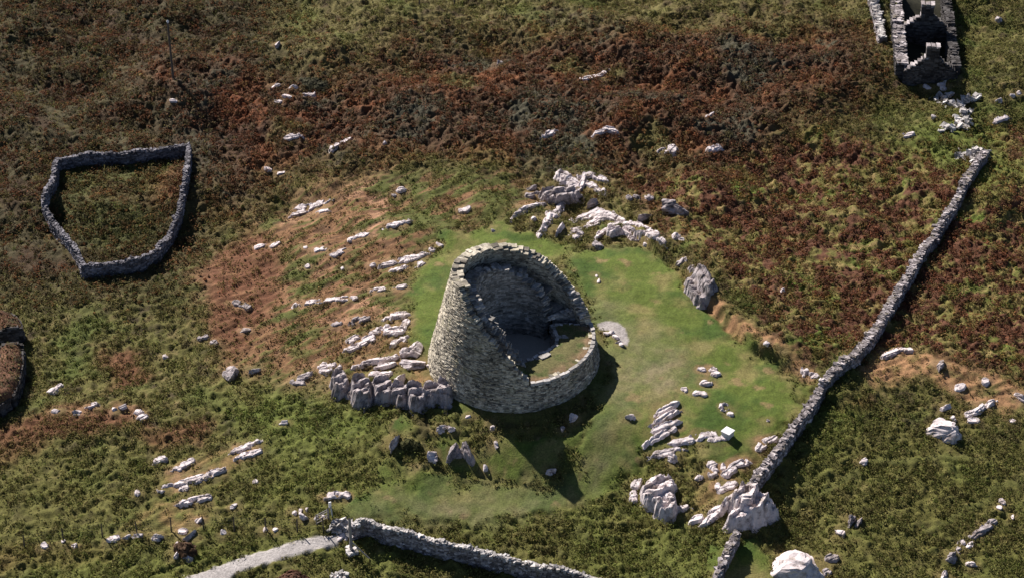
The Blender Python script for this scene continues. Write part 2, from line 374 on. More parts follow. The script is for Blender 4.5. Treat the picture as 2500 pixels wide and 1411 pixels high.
rock('small rock below the split slab nearest the tower rim', [(1352, 547, 1382, 569, .7, 35)], 'boulder', group=G1)
rock('little pale rock left of the split slab on green grass', [(1294, 524, 1312, 542, .5, 30)], 'boulder', group=G1)
rock('string of small rocks above the lawn below the broken sheet', [(1392, 551, 1424, 568, .5, 25), (1402, 566, 1424, 580, .5, 30), (1425, 545, 1460, 556, .4, 20)], group=G1)
rock('big arched crag of rounded blocks at the head of the lawn', [(1450, 552, 1486, 584, 1.1, 35), (1478, 548, 1518, 584, 1.2, 20), (1518, 548, 1548, 578, 1.1, -20), (1540, 560, 1576, 588, 1.0, 15), (1488, 540, 1545, 552, .6, 3), (1540, 541, 1588, 560, .6, -22), (1582, 558, 1606, 582, .8, -50), (1600, 575, 1624, 592, .6, -35)], group=G1)
rock('lone stumpy rock on the lawn under the left of the arched crag', [(1450, 586, 1472, 607, .6, -40)], 'boulder', group=G1, m=D)
rock('rounded dark boulder with a lit top, rightmost in the bracken behind the tower', [(1615, 480, 1660, 518, 1.3, 40), (1640, 500, 1680, 530, 1.0, -20)], 'boulder', group=G1, m=D)
rock('dark wedge rock in bracken above the arched crag', [(1550, 512, 1596, 546, .9, 30)], 'boulder', group=G1, m=D)
rock('bright small rock at the bracken edge left of the dark boulder', [(1568, 473, 1595, 488, .6, -20)], 'boulder', group=G1)
rock('dull grey pair of rocks beside the bright small rock', [(1528, 474, 1545, 490, .5, 20), (1544, 474, 1562, 488, .5, -10)], group=G1, m=D)
rock('pale rock in bracken right of the arched crag', [(1640, 566, 1662, 584, .6, 50), (1655, 578, 1672, 586, .3, -10)], 'boulder', group=G1)
rock('small flat stone at the lawn edge below the arched crag', [(1570, 591, 1585, 601, .4, 25)], 'stone', 'stone', G1)
G2 = 'rocks round the lawn'
rock('dark crag with white capping stones at the right edge of the lawn', [(1660, 625, 1680, 643, .7, 30), (1650, 636, 1664, 648, .5, 0), (1680, 643, 1702, 662, .7, -30), (1684, 660, 1730, 700, 1.9, -40), (1690, 680, 1735, 724, 1.5, -50)], group=G2, m=D)
rock('white rounded stone on the tan bank at the bracken edge', [(1862, 830, 1880, 842, .5, 5)], 'stone', 'stone', G2)
rock('white squarish stone alone in the red bracken right of the lawn', [(1903, 703, 1918, 715, .5, -15)], 'stone', 'stone', G2)
rock('low knobbly outcrop on a tan patch in mid lawn', [(1705, 892, 1722, 908, .35, 20), (1730, 894, 1752, 906, .35, 10), (1736, 902, 1764, 920, .5, 15), (1708, 922, 1740, 942, .6, 10)], group=G2)
rock('pale rocks on the tan bank against the left of the long wall', [(1955, 896, 1974, 912, .5, 10), (1976, 910, 1998, 922, .4, 10), (1962, 910, 1980, 920, .4, -10)], group=G2)
rock('low pale rocks below the knobbly outcrop on the lawn', [(1690, 954, 1712, 964, .35, 10), (1708, 956, 1726, 966, .3, 0), (1664, 944, 1678, 956, .3, 0)], group=G2)
rock('striped crag of four slanting slabs on the lower lawn', [(1602, 977, 1656, 1012, 1.1, 30), (1594, 1000, 1655, 1030, 1.1, 28), (1592, 1026, 1656, 1050, .9, 20), (1580, 1044, 1645, 1078, .9, 30)], group=G2)
rock('brown sided block on the grass between tower shadow and striped crag', [(1523, 1003, 1558, 1024, .8, -8)], 'boulder', group=G2)
rock('low bare streaks of rock between striped crag and white block', [(1640, 1064, 1720, 1084, .4, 10), (1690, 1052, 1760, 1070, .3, 8), (1730, 1066, 1772, 1076, .25, 0)], group=G2)
rock('flat pale slab lying left of a round boulder below the striped crag', [(1590, 1090, 1664, 1116, .35, 12)], 'rock_slab', group=G2)
rock('round boulder resting against the flat pale slab', [(1626, 1100, 1660, 1132, 1.0, -30)], 'boulder', group=G2)
rock('big cracked crag standing alone on the lower lawn', [(1572, 1158, 1652, 1240, 2.0, 25), (1600, 1190, 1650, 1256, 2.1, 30), (1566, 1185, 1620, 1236, 1.7, 20), (1636, 1228, 1684, 1252, .8, 15)], 'crag', group=G2)
rock('narrow pale rock beside the left of the big cracked crag', [(1540, 1164, 1568, 1195, .6, 55), (1540, 1200, 1556, 1220, .4, 0)], 'boulder', group=G2)
rock('three stepped little rocks above the wall-foot crag', [(1728, 1126, 1750, 1138, .5, 25), (1734, 1138, 1752, 1148, .5, 20), (1731, 1148, 1750, 1160, .5, 25)], group=G2)
rock('pale bare rocks on tan turf close left of the long wall', [(1768, 1140, 1796, 1158, .5, 35), (1785, 1118, 1834, 1142, .5, 15), (1760, 1132, 1772, 1142, .3, 0)], group=G2)
rock('high crag at the foot of the long wall with a white lit top', [(1755, 1200, 1815, 1250, 2.2, 30), (1800, 1195, 1858, 1275, 2.8, 50), (1732, 1224, 1790, 1252, 1.2, 22), (1684, 1252, 1720, 1278, .7, 20), (1715, 1245, 1762, 1275, 1.2, 35), (1780, 1240, 1850, 1292, 1.9, 10)], group=G2)
rock('tan topped pale rocks between the cracked crag and wall-foot crag', [(1700, 1155, 1712, 1172, .4, 60), (1760, 1178, 1795, 1192, .4, 28), (1744, 1182, 1758, 1190, .3, 0)], group=G2)
rock('white smooth slab standing at the bottom edge, right of the low wall', [(1892, 1318, 1972, 1418, 2.2, 50), (1958, 1340, 1996, 1404, 1.4, -62)], 'boulder', group=G2)
rock('small rock near a tan spot right of the white block', [(1760, 984, 1778, 1000, .5, 40), (1776, 1004, 1790, 1014, .3, 0)], 'boulder', group=G2)
rock('small pointed stone left of the long wall below the tan bank', [(1866, 1016, 1882, 1032, .5, 20)], 'stone', 'stone', G2)
rock('broad pale bare rock touching the left side of the long wall', [(1844, 1078, 1872, 1098, .5, 30), (1856, 1064, 1894, 1086, .5, 20)], group=G2)
G3 = 'rocks right of the long wall'
rock('long tan topped outcrop right of the bend in the long wall', [(2152, 850, 2200, 872, .6, 20), (2185, 846, 2228, 858, .5, -6)], group=G3)
rock('grey knob at the right end of the tan outcrop', [(2289, 874, 2304, 900, .7, 60)], 'boulder', group=G3, m=D)
rock('tall pale rock in the green slope at the right, top half pointed', [(2276, 1014, 2330, 1078, 1.4, 50), (2318, 1010, 2334, 1026, .6, 40)], 'boulder', group=G3)
rock('pale rock just above the tall pale rock on the right slope', [(2290, 980, 2323, 1006, .7, 30)], 'boulder', group=G3)
rock('slanting long rock right of the tall pale rock', [(2376, 978, 2424, 1004, .8, 30), (2356, 1000, 2384, 1016, .5, 20)], group=G3)
rock('pale rock cut by the right edge below the tan turf', [(2472, 950, 2515, 984, .8, -20)], 'boulder', group=G3)
rock('little white stones on tan turf above the pale rock', [(2333, 936, 2352, 954, .4, -40), (2398, 924, 2414, 936, .3, 0)], group=G3)
rock('white stone alone on the olive slope right of the wall shadow', [(2099, 1118, 2120, 1136, .5, 20)], 'stone', 'stone', G3)
rock('grey boulder half hidden in rushes right of the wall-foot crag', [(2066, 1248, 2092, 1284, .9, 60), (2088, 1258, 2105, 1284, .6, 60)], 'boulder', group=G3, m=D)
rock('small buff rock below the grey boulder in rushes', [(2042, 1286, 2060, 1306, .5, 50)], 'boulder', group=G3)
rock('two grey rocks one above the other right of the white smooth slab', [(2014, 1346, 2046, 1374, .7, 20), (2008, 1384, 2030, 1404, .6, 20)], group=G3, m=D)
rock('round grey boulder, left of a pair at the bottom right', [(2308, 1340, 2340, 1372, .9, 10)], 'boulder', group=G3, m=D)
rock('pale flat boulder, right of a pair at the bottom right', [(2350, 1360, 2386, 1386, .7, -20)], 'boulder', group=G3)
rock('tan and grey outcrop on the slope above the boulder pair', [(2390, 1270, 2428, 1296, .6, 35), (2366, 1292, 2400, 1312, .4, 30)], group=G3, m=D)
rock('white stones near the right edge above the tan and grey outcrop', [(2440, 1218, 2453, 1228, .35, 20), (2434, 1232, 2446, 1244, .35, 40), (2468, 1256, 2478, 1264, .3, 0)], group=G3)
rock('small pale stones above the boulder pair at bottom right', [(2338, 1316, 2356, 1330, .35, 30), (2362, 1318, 2374, 1336, .35, 60), (2336, 1338, 2350, 1346, .3, 0)], group=G3)
rock('pale rock touching the bottom edge below the boulder pair', [(2296, 1392, 2312, 1420, .6, 60)], 'boulder', group=G3)
rock('low white rocks in a line below the slanting long rock', [(2364, 1021, 2392, 1030, .3, 0), (2462, 1019, 2480, 1031, .4, -20)], group=G3)
G4 = 'rocks left of the tower'
rock('broad white slab, highest on the tan hillside left of the tower', [(745, 486, 806, 512, .35, 16), (712, 505, 765, 530, .35, 22), (766, 508, 802, 524, .3, 15), (722, 500, 760, 510, .2, 12)], 'rock_slab', group=G4)
rock('white knob on the tan hillside above the flat white slab', [(966, 452, 993, 474, .6, 10), (956, 470, 970, 480, .25, 20)], 'boulder', group=G4)
rock('flat white tapering slab left of the tower top', [(944, 535, 998, 556, .4, 16)], 'rock_slab', group=G4)
rock('long thin pale slab left of the flat white tapering slab', [(846, 578, 872, 588, .3, 18), (866, 570, 898, 580, .25, 12)], 'rock_slab', group=G4)
rock('thin grey slab in reddish grass, far left of the tan hillside', [(622, 594, 649, 606, .3, 18)], 'rock_slab', group=G4)
rock('thin white slab just right of the thin grey slab', [(660, 590, 682, 605, .3, 30)], 'rock_slab', group=G4)
rock('long white broken ledge left of the tower rim', [(937, 625, 1010, 648, .5, 16), (985, 618, 1047, 636, .5, 18), (954, 648, 992, 664, .4, 18), (1014, 632, 1042, 652, .4, 30), (1048, 603, 1062, 616, .4, 30), (1066, 588, 1078, 602, .3, 40)], group=G4)
rock('small white rock at the left end of the long broken ledge', [(902, 640, 920, 654, .4, 10)], 'boulder', group=G4)
rock('scattered white chips of rock on bare tan ground', [(766, 604, 782, 614, .25, 20), (782, 604, 797, 611, .2, 5), (808, 616, 826, 628, .25, 30), (740, 600, 752, 606, .2, 10), (744, 646, 757, 654, .25, 10), (832, 650, 842, 657, .25, 0), (824, 608, 846, 618, .2, 20)], group=G4)
rock('long thin line of pale rock across the tan slope', [(726, 732, 775, 744, .3, 10), (770, 727, 825, 738, .3, 8), (818, 723, 870, 733, .3, 6)], group=G4)
rock('pale ledge right of the long thin line near the tower', [(903, 702, 940, 712, .35, 12), (960, 694, 994, 708, .4, 14)], group=G4)
rock('grey flat rock in dark grass, furthest left on the slope', [(571, 732, 592, 746, .4, -30), (588, 740, 612, 752, .4, -20)], group=G4, m=D)
rock('white tapered stone on brown turf low on the left slope', [(588, 797, 618, 810, .4, 15)], 'stone', 'stone', G4)
rock('rough grey rock left of the white stepped outcrop', [(856, 772, 884, 788, .6, 25), (876, 768, 906, 784, .5, 20), (808, 785, 834, 796, .3, 18)], group=G4, m=D)
rock('white stepped outcrop of several blocks left of the tower', [(918, 786, 960, 818, .7, 12), (950, 790, 990, 822, .8, 10), (904, 800, 935, 818, .5, 15), (930, 772, 957, 784, .4, 12), (862, 826, 915, 846, .6, 18), (840, 838, 880, 858, .6, 20), (848, 818, 882, 832, .4, 25), (886, 816, 914, 830, .5, 20), (958, 760, 998, 775, .5, 0), (978, 776, 1000, 806, .5, 60), (954, 826, 990, 838, .4, 25)], group=G4)
rock('long white wedge slab above the dark crag', [(874, 866, 968, 892, 1.0, 14), (915, 880, 965, 902, .8, 12)], 'rock_slab', group=G4)
rock('large square cut block leaning towards the tower foot', [(970, 868, 1046, 900, 1.3, -4), (975, 845, 1020, 874, .9, 10), (1000, 835, 1030, 870, .8, -40)], 'boulder', group=G4)
rock('small block wedged between the square block and the tower', [(1040, 876, 1060, 900, .8, -20)], 'boulder', group=G4)
G5 = 'blocks of the crag at the tower foot'
rock('dark cracked crag along the foot of the tower knoll, broken by upright clefts', [(806, 906, 852, 966, 1.7, 10), (856, 916, 908, 992, 2.0, 10), (910, 924, 958, 980, 1.7, 10), (955, 935, 998, 990, 1.8, 10), (992, 940, 1044, 1000, 2.2, 10), (1030, 936, 1074, 986, 1.9, 10), (1062, 926, 1104, 988, 2.1, 10), (846, 940, 872, 970, 1.0, 0), (900, 940, 925, 972, 1.0, 0)], 'crag', group=G5, m=D)
rock('white topped square block above the middle of the dark cracked crag', [(958, 900, 994, 940, 1.5, -30)], 'boulder', group=G5)
rock('pale rubble along the back of the dark cracked crag', [(898, 905, 925, 918, .5, 15), (924, 903, 957, 920, .7, 10), (1062, 922, 1100, 936, .6, 5)], group=G5)
G6 = 'rocks on the lower left slope'
rock('grey rounded rock at the far left end of the crag line', [(550, 884, 584, 920, 1.0, -50)], 'boulder', group=G6, m=D)
rock('small white rock right of the grey rounded rock', [(608, 894, 640, 912, .5, 20)], 'boulder', group=G6)
rock('dull rock ledge in russet grass left of the dark crag', [(724, 910, 760, 926, .6, 25), (710, 928, 744, 938, .4, -8)], group=G6, m=D)
rock('paired flat pale rocks just above the left end of the dark crag', [(773, 884, 800, 896, .5, 15), (780, 897, 815, 908, .4, 8), (800, 886, 834, 898, .4, -5)], group=G6)
rock('pale pointed rock on grass below the tower foot', [(1065, 1032, 1100, 1052, .7, 20), (1090, 1036, 1113, 1054, .6, 20)], 'boulder', group=G6)
rock('rounded pale rock with a dark bush on its right', [(948, 1054, 980, 1096, 1.3, 60)], 'boulder', group=G6)
rock('tan topped low rock between the rounded pale rock and the broken outcrop', [(1040, 1100, 1072, 1124, .8, 5)], 'boulder', group=G6)
rock('broken grey outcrop at the left edge of the tower shadow', [(1092, 1086, 1118, 1122, 1.2, 60), (1110, 1096, 1135, 1112, .8, 30), (1128, 1086, 1158, 1126, 1.4, -60)], group=G6, m=D)
rock('two white stones at the shadow edge above the broken outcrop', [(1205, 1071, 1217, 1081, .4, 0), (1206, 1083, 1217, 1091, .4, 0)], 'stone', 'stone', G6)
rock('white round stone right of the broken grey outcrop', [(1177, 1134, 1190, 1148, .45, 0)], 'stone', 'stone', G6)
rock('tiny white stone on grass below the tower front', [(1137, 1011, 1150, 1018, .3, 0)], 'stone', 'stone', G6)
rock('dim rock inside the upper part of the tower shadow', [(1384, 1004, 1410, 1030, .6, 30)], 'boulder', group=G6)
rock('dim rock inside the tower shadow near its narrow end', [(1330, 1140, 1360, 1155, .5, 10)], 'boulder', group=G6)
rock('small dim rock at the left margin of the tower shadow', [(1194, 1033, 1212, 1046, .4, 0)], 'boulder', group=G6)
rock('white stone deep in the tower shadow', [(1368, 1041, 1379, 1051, .35, 0)], 'stone', 'stone', G6)
rock('white pair of rocks on russet turf at the left', [(326, 997, 347, 1012, .5, -15), (338, 1008, 361, 1023, .5, 30)], group=G6)
rock('bright rock left of the white pair on russet turf', [(286, 984, 316, 998, .5, 15), (274, 994, 286, 1001, .3, 0)], 'boulder', group=G6)
rock('pale oval stone on russet turf, middle of the row at left', [(174, 998, 201, 1013, .5, 5)], 'stone', 'stone', G6)
rock('pale slivers of rock right of the oval stone', [(208, 982, 236, 995, .35, 18)], group=G6)
rock('leftmost white stone of the row on russet turf', [(126, 996, 148, 1008, .35, 0)], 'stone', 'stone', G6)
rock('pale crooked rock near the turf topped ruin', [(121, 944, 140, 962, .4, 50), (130, 935, 153, 950, .4, 20)], 'boulder', group=G6)
rock('grey stones in dark grass left of the tan hillside', [(480, 819, 496, 834, .4, 20), (492, 816, 509, 828, .4, 20), (515, 828, 529, 841, .4, 40)], group=G6, m=D)
rock('small buff stone alone in green grass left of the slope', [(393, 863, 412, 873, .35, -5)], 'stone', 'stone', G6)
rock('two long slabs side by side on the lower left slope', [(570, 1079, 632, 1098, .4, 22), (580, 1098, 636, 1116, .45, 16)], 'rock_slab', group=G6)
rock('thin pale slivers left of the two long slabs', [(374, 1114, 404, 1127, .3, 22), (440, 1120, 474, 1138, .3, 26), (420, 1140, 446, 1148, .25, 15)], group=G6)
rock('longest white ledge on the lower left slope', [(430, 1156, 505, 1184, .6, 18), (485, 1140, 549, 1172, .5, 28), (384, 1183, 423, 1196, .35, 16), (440, 1184, 470, 1194, .3, 16), (328, 1198, 342, 1206, .3, 10)], 'rock_ledge', group=G6)
rock('white wedge slab below the longest ledge', [(443, 1207, 512, 1230, .6, 12)], 'rock_slab', group=G6)
rock('small white rock right of the white wedge slab', [(561, 1227, 581, 1240, .4, 18)], 'boulder', group=G6)
rock('small white stone on tan turf right of the longest ledge', [(618, 1170, 632, 1180, .3, 30)], 'stone', 'stone', G6)
rock('white boulder beside the fence, left of a pair', [(367, 1297, 402, 1320, .7, -8)], 'boulder', group=G6)
rock('white pointed boulder beside the fence, right of a pair', [(442, 1292, 482, 1318, .7, 32)], 'boulder', group=G6)
rock('pale round stone below the fence at far left', [(174, 1322, 192, 1334, .4, 0)], 'stone', 'stone', G6)
rock('white faced rock under a brown bush below the fence', [(419, 1334, 446, 1364, .8, 55), (428, 1322, 442, 1334, .4, 0), (448, 1350, 466, 1364, .5, -30)], 'boulder', group=G6)
rock('low remains of a stone wall along the fence', [(262, 1306, 292, 1322, .4, 12), (296, 1303, 320, 1314, .35, 10), (320, 1298, 350, 1310, .35, 12), (434, 1290, 456, 1300, .35, 5), (100, 1326, 116, 1334, .3, 0), (148, 1316, 160, 1322, .3, 0)], 'wall_remains', 'rubble', G6)
rock('little white stones by the fence halfway to the path', [(539, 1294, 552, 1303, .35, 0), (640, 1287, 652, 1294, .3, 0), (664, 1286, 678, 1295, .3, 0)], 'stone', 'stone', G6)
rock('tan capped white rock above the gate', [(788, 1204, 815, 1216, .4, 12), (806, 1201, 838, 1212, .4, 5), (836, 1200, 858, 1214, .4, -15)], group=G6)
rock('white stone on the slope between tan turf and green hollow', [(679, 1024, 703, 1037, .4, 10)], 'stone', 'stone', G6)
rock('white stone on tan turf right above the fence', [(478, 1258, 498, 1274, .5, 40)], 'stone', 'stone', G6)
G7 = 'pale rocks scattered in the heather'
for lab, bl in (('upright white stone highest in the red heather', [(1209, 141, 1231, 163, .9, 60)]), ('long pale slab on a heather rise above the tower', [(1421, 178, 1483, 197, .5, 14)]),
                ('triangular white rock, left of the pair above the tower', [(1326, 317, 1360, 334, .7, 22)]), ('peaked white rock, right of the pair above the tower', [(1451, 312, 1482, 328, .6, 20), (1474, 305, 1510, 329, .9, -15)]),
                ('white rock with a low grey tail in bracken', [(1630, 354, 1648, 372, .7, 40), (1606, 362, 1634, 372, .3, 10)]), ('flat white stone right of the rock with a tail', [(1729, 355, 1761, 367, .5, 12)]),
                ('faint grey slab on the slope below the humps at right', [(1718, 275, 1742, 288, .3, 25)]), ('flat grey slab above the walled enclosure corner', [(696, 323, 737, 340, .4, 12)]),
                ('long low pale slab right of the flat grey slab', [(806, 346, 834, 362, .35, 28), (826, 337, 858, 352, .35, 20)]), ('white rock on the humps below the dark bush', [(738, 226, 771, 240, .6, 10)]),
                ('pale flat stone under the dark brow', [(706, 208, 728, 219, .4, 5)]), ('pinkish stone left of the pale flat stone', [(660, 203, 686, 214, .4, 20)]), ('thin white sliver sloping down on the hump', [(688, 230, 711, 239, .3, -18)]),
                ('thin low sliver below the sloping one', [(670, 244, 693, 251, .3, 5)]), ('white thin stone by the brow right of the pole', [(413, 241, 434, 248, .3, 0)]), ('small white stone left of the tan hillside top', [(932, 343, 945, 353, .4, 0)]),
                ('little upright stone by the tan hillside top left', [(647, 405, 659, 420, .5, 50)]), ('thin stone right of the little upright one', [(677, 417, 698, 426, .3, 12)]), ('white stone standing alone in the olive moor at top', [(672, 101, 683, 115, .6, 70)]),
                ('bright stone on grass left of the rubble heap', [(2201, 323, 2233, 336, .5, 3)]), ('small white stone left of the rubble below the cottage', [(2271, 281, 2286, 290, .4, 5)]),
                ('low pale slab in grass right of the rubble heap', [(2424, 281, 2463, 299, .4, 15)]), ('white stone on the slope between cottage and right edge', [(2428, 241, 2448, 251, .45, 8)]),
                ('white stones close to the right edge below the cottage', [(2466, 228, 2480, 238, .4, 15), (2480, 221, 2496, 230, .4, 15)]), ('faded grey rock right of the cottage near the top', [(2428, 36, 2448, 56, .6, 30)]),
                ('small stone at the top of the lawn behind the tower', [(1196, 556, 1212, 567, .4, 10)]), ('pale low rock in tan grass above the tower', [(1120, 505, 1148, 518, .3, 12)]),
                ('white stone in front of the cottage gable', [(2290, 199, 2308, 212, .6, -50), (2296, 210, 2310, 220, .5, -40)]), ('pale flat rock at the cottage gable foot', [(2254, 207, 2274, 215, .35, 0)]),
                ('pair of tiny white stones on the lawn behind the tower', [(1452, 668, 1461, 675, .3, 0), (1457, 682, 1465, 688, .25, 0)])):
    big = max(b[2] - b[0] for b in bl) > 26
    rock(lab, bl, 'rock' if big else 'stone', 'rock' if big else 'stone', G7)

rock('cluster of pale stones left of the gate', [(712, 1242, 728, 1258, .5, 20), (728, 1248, 754, 1270, .7, -20), (728, 1242, 738, 1250, .3, 0), (744, 1240, 752, 1248, .35, 0)], 'boulder', group=G6)
rock('pair of white stones between the pale cluster and the gate', [(766, 1255, 778, 1268, .45, -30), (783, 1255, 794, 1266, .4, 0)], 'stone', 'stone', G6)
# kerb of the paved shelf beside the tower
rock('white kerb stones on the inner curve of the grey paved crescent', [(1472, 808, 1486, 817, .35, 0), (1488, 806, 1496, 816, .3, -60), (1497, 812, 1506, 826, .35, -60), (1505, 826, 1514, 840, .35, -50), (1512, 836, 1524, 846, .35, 20)], 'kerb_stones', 'kerb', None)
rock('white step stones where the path meets the wall end', [(828, 1302, 842, 1311, .3, -20), (838, 1306, 850, 1314, .3, -20), (824, 1309, 836, 1318, .25, -40)], 'step_stones', 'step', None)
# ------------------------------------------------------------------ ground cover zones, outlined on the ground
STX, STY = 0.80, 0.60                            # the run of the rock strata and of the wind-combed grass
Z = {}
def zone(name, *polys): Z.setdefault(name, []).extend(PX(*p) for p in polys)
zone('dark', ((-250, -150), (700, -150), (740, 60), (700, 330), (520, 470), (480, 700), (100, 720), (-250, 760)))
zone('yellow', ((640, -150), (2100, -150), (2080, 40), (1500, 60), (1050, 105), (860, 180), (680, 110)))
zone('heather', ((360, 130), (700, 200), (900, 150), (1000, 95), (1350, 70), (1500, 50), (2130, 55), (2180, 220), (2050, 270), (1960, 310), (1930, 400),
                 (1800, 470), (1650, 450), (1350, 405), (1000, 390), (700, 420), (560, 520), (470, 360), (400, 260)))
zone('bracken', ((1480, 400), (1700, 420), (1900, 350), (2250, 330), (2330, 420), (2300, 300), (2600, 300), (2600, 930), (2440, 910), (2200, 850), (1960, 880), (1760, 660), (1600, 540)))
zone('tan', ((470, 660), (640, 530), (760, 450), (1000, 415), (1270, 425), (1340, 510), (1160, 545), (1070, 590), (1010, 660), (985, 780), (960, 880), (800, 930), (560, 915), (520, 780)))
zone('tanb', ((1640, 655), (1720, 690), (1850, 790), (1990, 895), (1970, 930), (1900, 890), (1810, 820), (1700, 745)),
     ((2100, 905), (2170, 850), (2300, 868), (2490, 930), (2520, 1010), (2400, 990), (2250, 925), (2130, 935)),
     ((300, 1285), (370, 1222), (500, 1235), (490, 1285), (380, 1292)), ((390, 1150), (550, 1085), (650, 1082), (560, 1140), (420, 1195)),
     ((780, 1205), (860, 1200), (862, 1225), (800, 1225)), ((1700, 890), (1740, 870), (1765, 905), (1720, 945)), ((1640, 990), (1760, 1000), (1780, 1040), (1640, 1075)),
     ((1740, 1120), (1850, 1060), (1890, 1080), (1800, 1190), (1700, 1260), (1690, 1240)), ((1000, 900), (1060, 905), (1050, 935), (1005, 930)))
zone('russet', ((500, 640), (620, 560), (700, 600), (660, 760), (560, 890), (510, 800)), ((240, 860), (330, 850), (370, 920), (280, 950)), ((30, 1030), (130, 985), (330, 985), (375, 1040), (150, 1065), (20, 1130), (-80, 1220), (-80, 1070)), ((350, 420), (440, 410), (445, 490), (380, 500)),
     ((340, 1045), (520, 1030), (500, 1080), (380, 1090)), ((2050, 968), (2120, 965), (2118, 992), (2055, 996)), ((0, 1340), (300, 1335), (260, 1380), (0, 1392)))
zone('lawn', ((1380, 595), (1460, 612), (1560, 600), (1640, 645), (1705, 745), (1770, 800), (1830, 862), (1900, 895), (1960, 935), (1960, 1000), (1890, 1070), (1800, 1130), (1680, 1100),
              (1560, 1130), (1520, 1190), (1430, 1245), (1300, 1262), (850, 1268), (830, 1235), (930, 1190), (985, 1130), (1030, 1100), (1030, 1160), (1300, 1190), (1400, 1190), (1440, 1040), (1200, 1090), (960, 1060),
              (1000, 990), (1010, 1090), (1100, 1140), (1330, 1180), (1440, 1040), (1490, 900), (1450, 780), (1420, 690)),
     ((1005, 690), (1080, 565), (1200, 555), (1400, 600), (1250, 700), (1050, 870), (1000, 800)), ((1750, 1330), (1830, 1320), (1900, 1411), (1880, 1500), (1740, 1500)))
zone('worn', ((1480, 770), (1620, 790), (1700, 880), (1690, 960), (1600, 985), (1500, 960), (1510, 860)), ((880, 1252), (1000, 1203), (1200, 1192), (1400, 1200), (1425, 1232), (1200, 1258), (1000, 1268)), ((1440, 730), (1500, 740), (1580, 880), (1570, 960), (1520, 1050), (1490, 1150), (1430, 1210), (1410, 1190), (1470, 1100), (1490, 900)))
zone('green', ((540, 925), (700, 955), (950, 1005), (930, 1090), (1000, 1190), (820, 1250), (600, 1225), (660, 1110), (560, 1010)), ((1400, 1235), (1560, 1130), (1700, 1290), (1800, 1340), (1760, 1500), (1500, 1500), (1380, 1320)),
     ((1960, 1080), (2010, 970), (2120, 1000), (2060, 1080), (1960, 1160)), ((60, 1360), (450, 1325), (780, 1310), (430, 1420), (350, 1500), (-80, 1500)),
     ((2180, 340), (2260, 290), (2420, 290), (2480, 420), (2420, 470), (2330, 420)), ((150, 400), (430, 390), (380, 600), (230, 635), (150, 520)))
zone('path', ((380, 1450), (448, 1411), (594, 1355), (738, 1315), (810, 1306), (836, 1312), (822, 1331), (684, 1363), (576, 1398), (500, 1450)))
zone('shelf', ((1458, 790), (1480, 782), (1506, 786), (1526, 802), (1537, 830), (1531, 843), (1514, 838), (1508, 822), (1497, 811), (1485, 806), (1464, 806)))

SG = 0.2; SX0, SY0 = -70.0, -40.0; SOIL = np.zeros((640, 700), np.float32)      # bare, grazed turf around each rock
for px_, py_, rx_ in SOILS:
    p = at(px_, py_); r = rx_ / scale_at(p) + 0.5; R = int(2.2 * r / SG) + 1; ci = int((p[1] - SY0) / SG); cj = int((p[0] - SX0) / SG)
    if not (R < ci < 640 - R and R < cj < 700 - R): continue
    ii, jj = np.mgrid[-R:R + 1, -R:R + 1] * SG
    SOIL[ci - R:ci + R + 1, cj - R:cj + R + 1] = np.maximum(SOIL[ci - R:ci + R + 1, cj - R:cj + R + 1], np.clip(1.45 - np.hypot(ii, jj) / r, 0, 1))
def soil_at(x, y):
    u = np.clip((x - SX0) / SG, 0, 698.9); v = np.clip((y - SY0) / SG, 0, 638.9); j = u.astype(int); i = v.astype(int); fu = u - j; fv = v - i
    return (SOIL[i, j] * (1 - fu) + SOIL[i, j + 1] * fu) * (1 - fv) + (SOIL[i + 1, j] * (1 - fu) + SOIL[i + 1, j + 1] * fu) * fv
TRACKS = [PX((1940, 1250), (2060, 1172), (2140, 1126), (2260, 1118), (2400, 1112)), PX((2270, 1300), (2380, 1232), (2425, 1190), (2500, 1182))]
def lerp(a, b, m): return a + (np.asarray(b) - a) * m[:, None]
def vivid(c, s=1.12):
    g = (c @ np.array([0.3, 0.55, 0.15]))[:, None]; return g + (c - g) * s
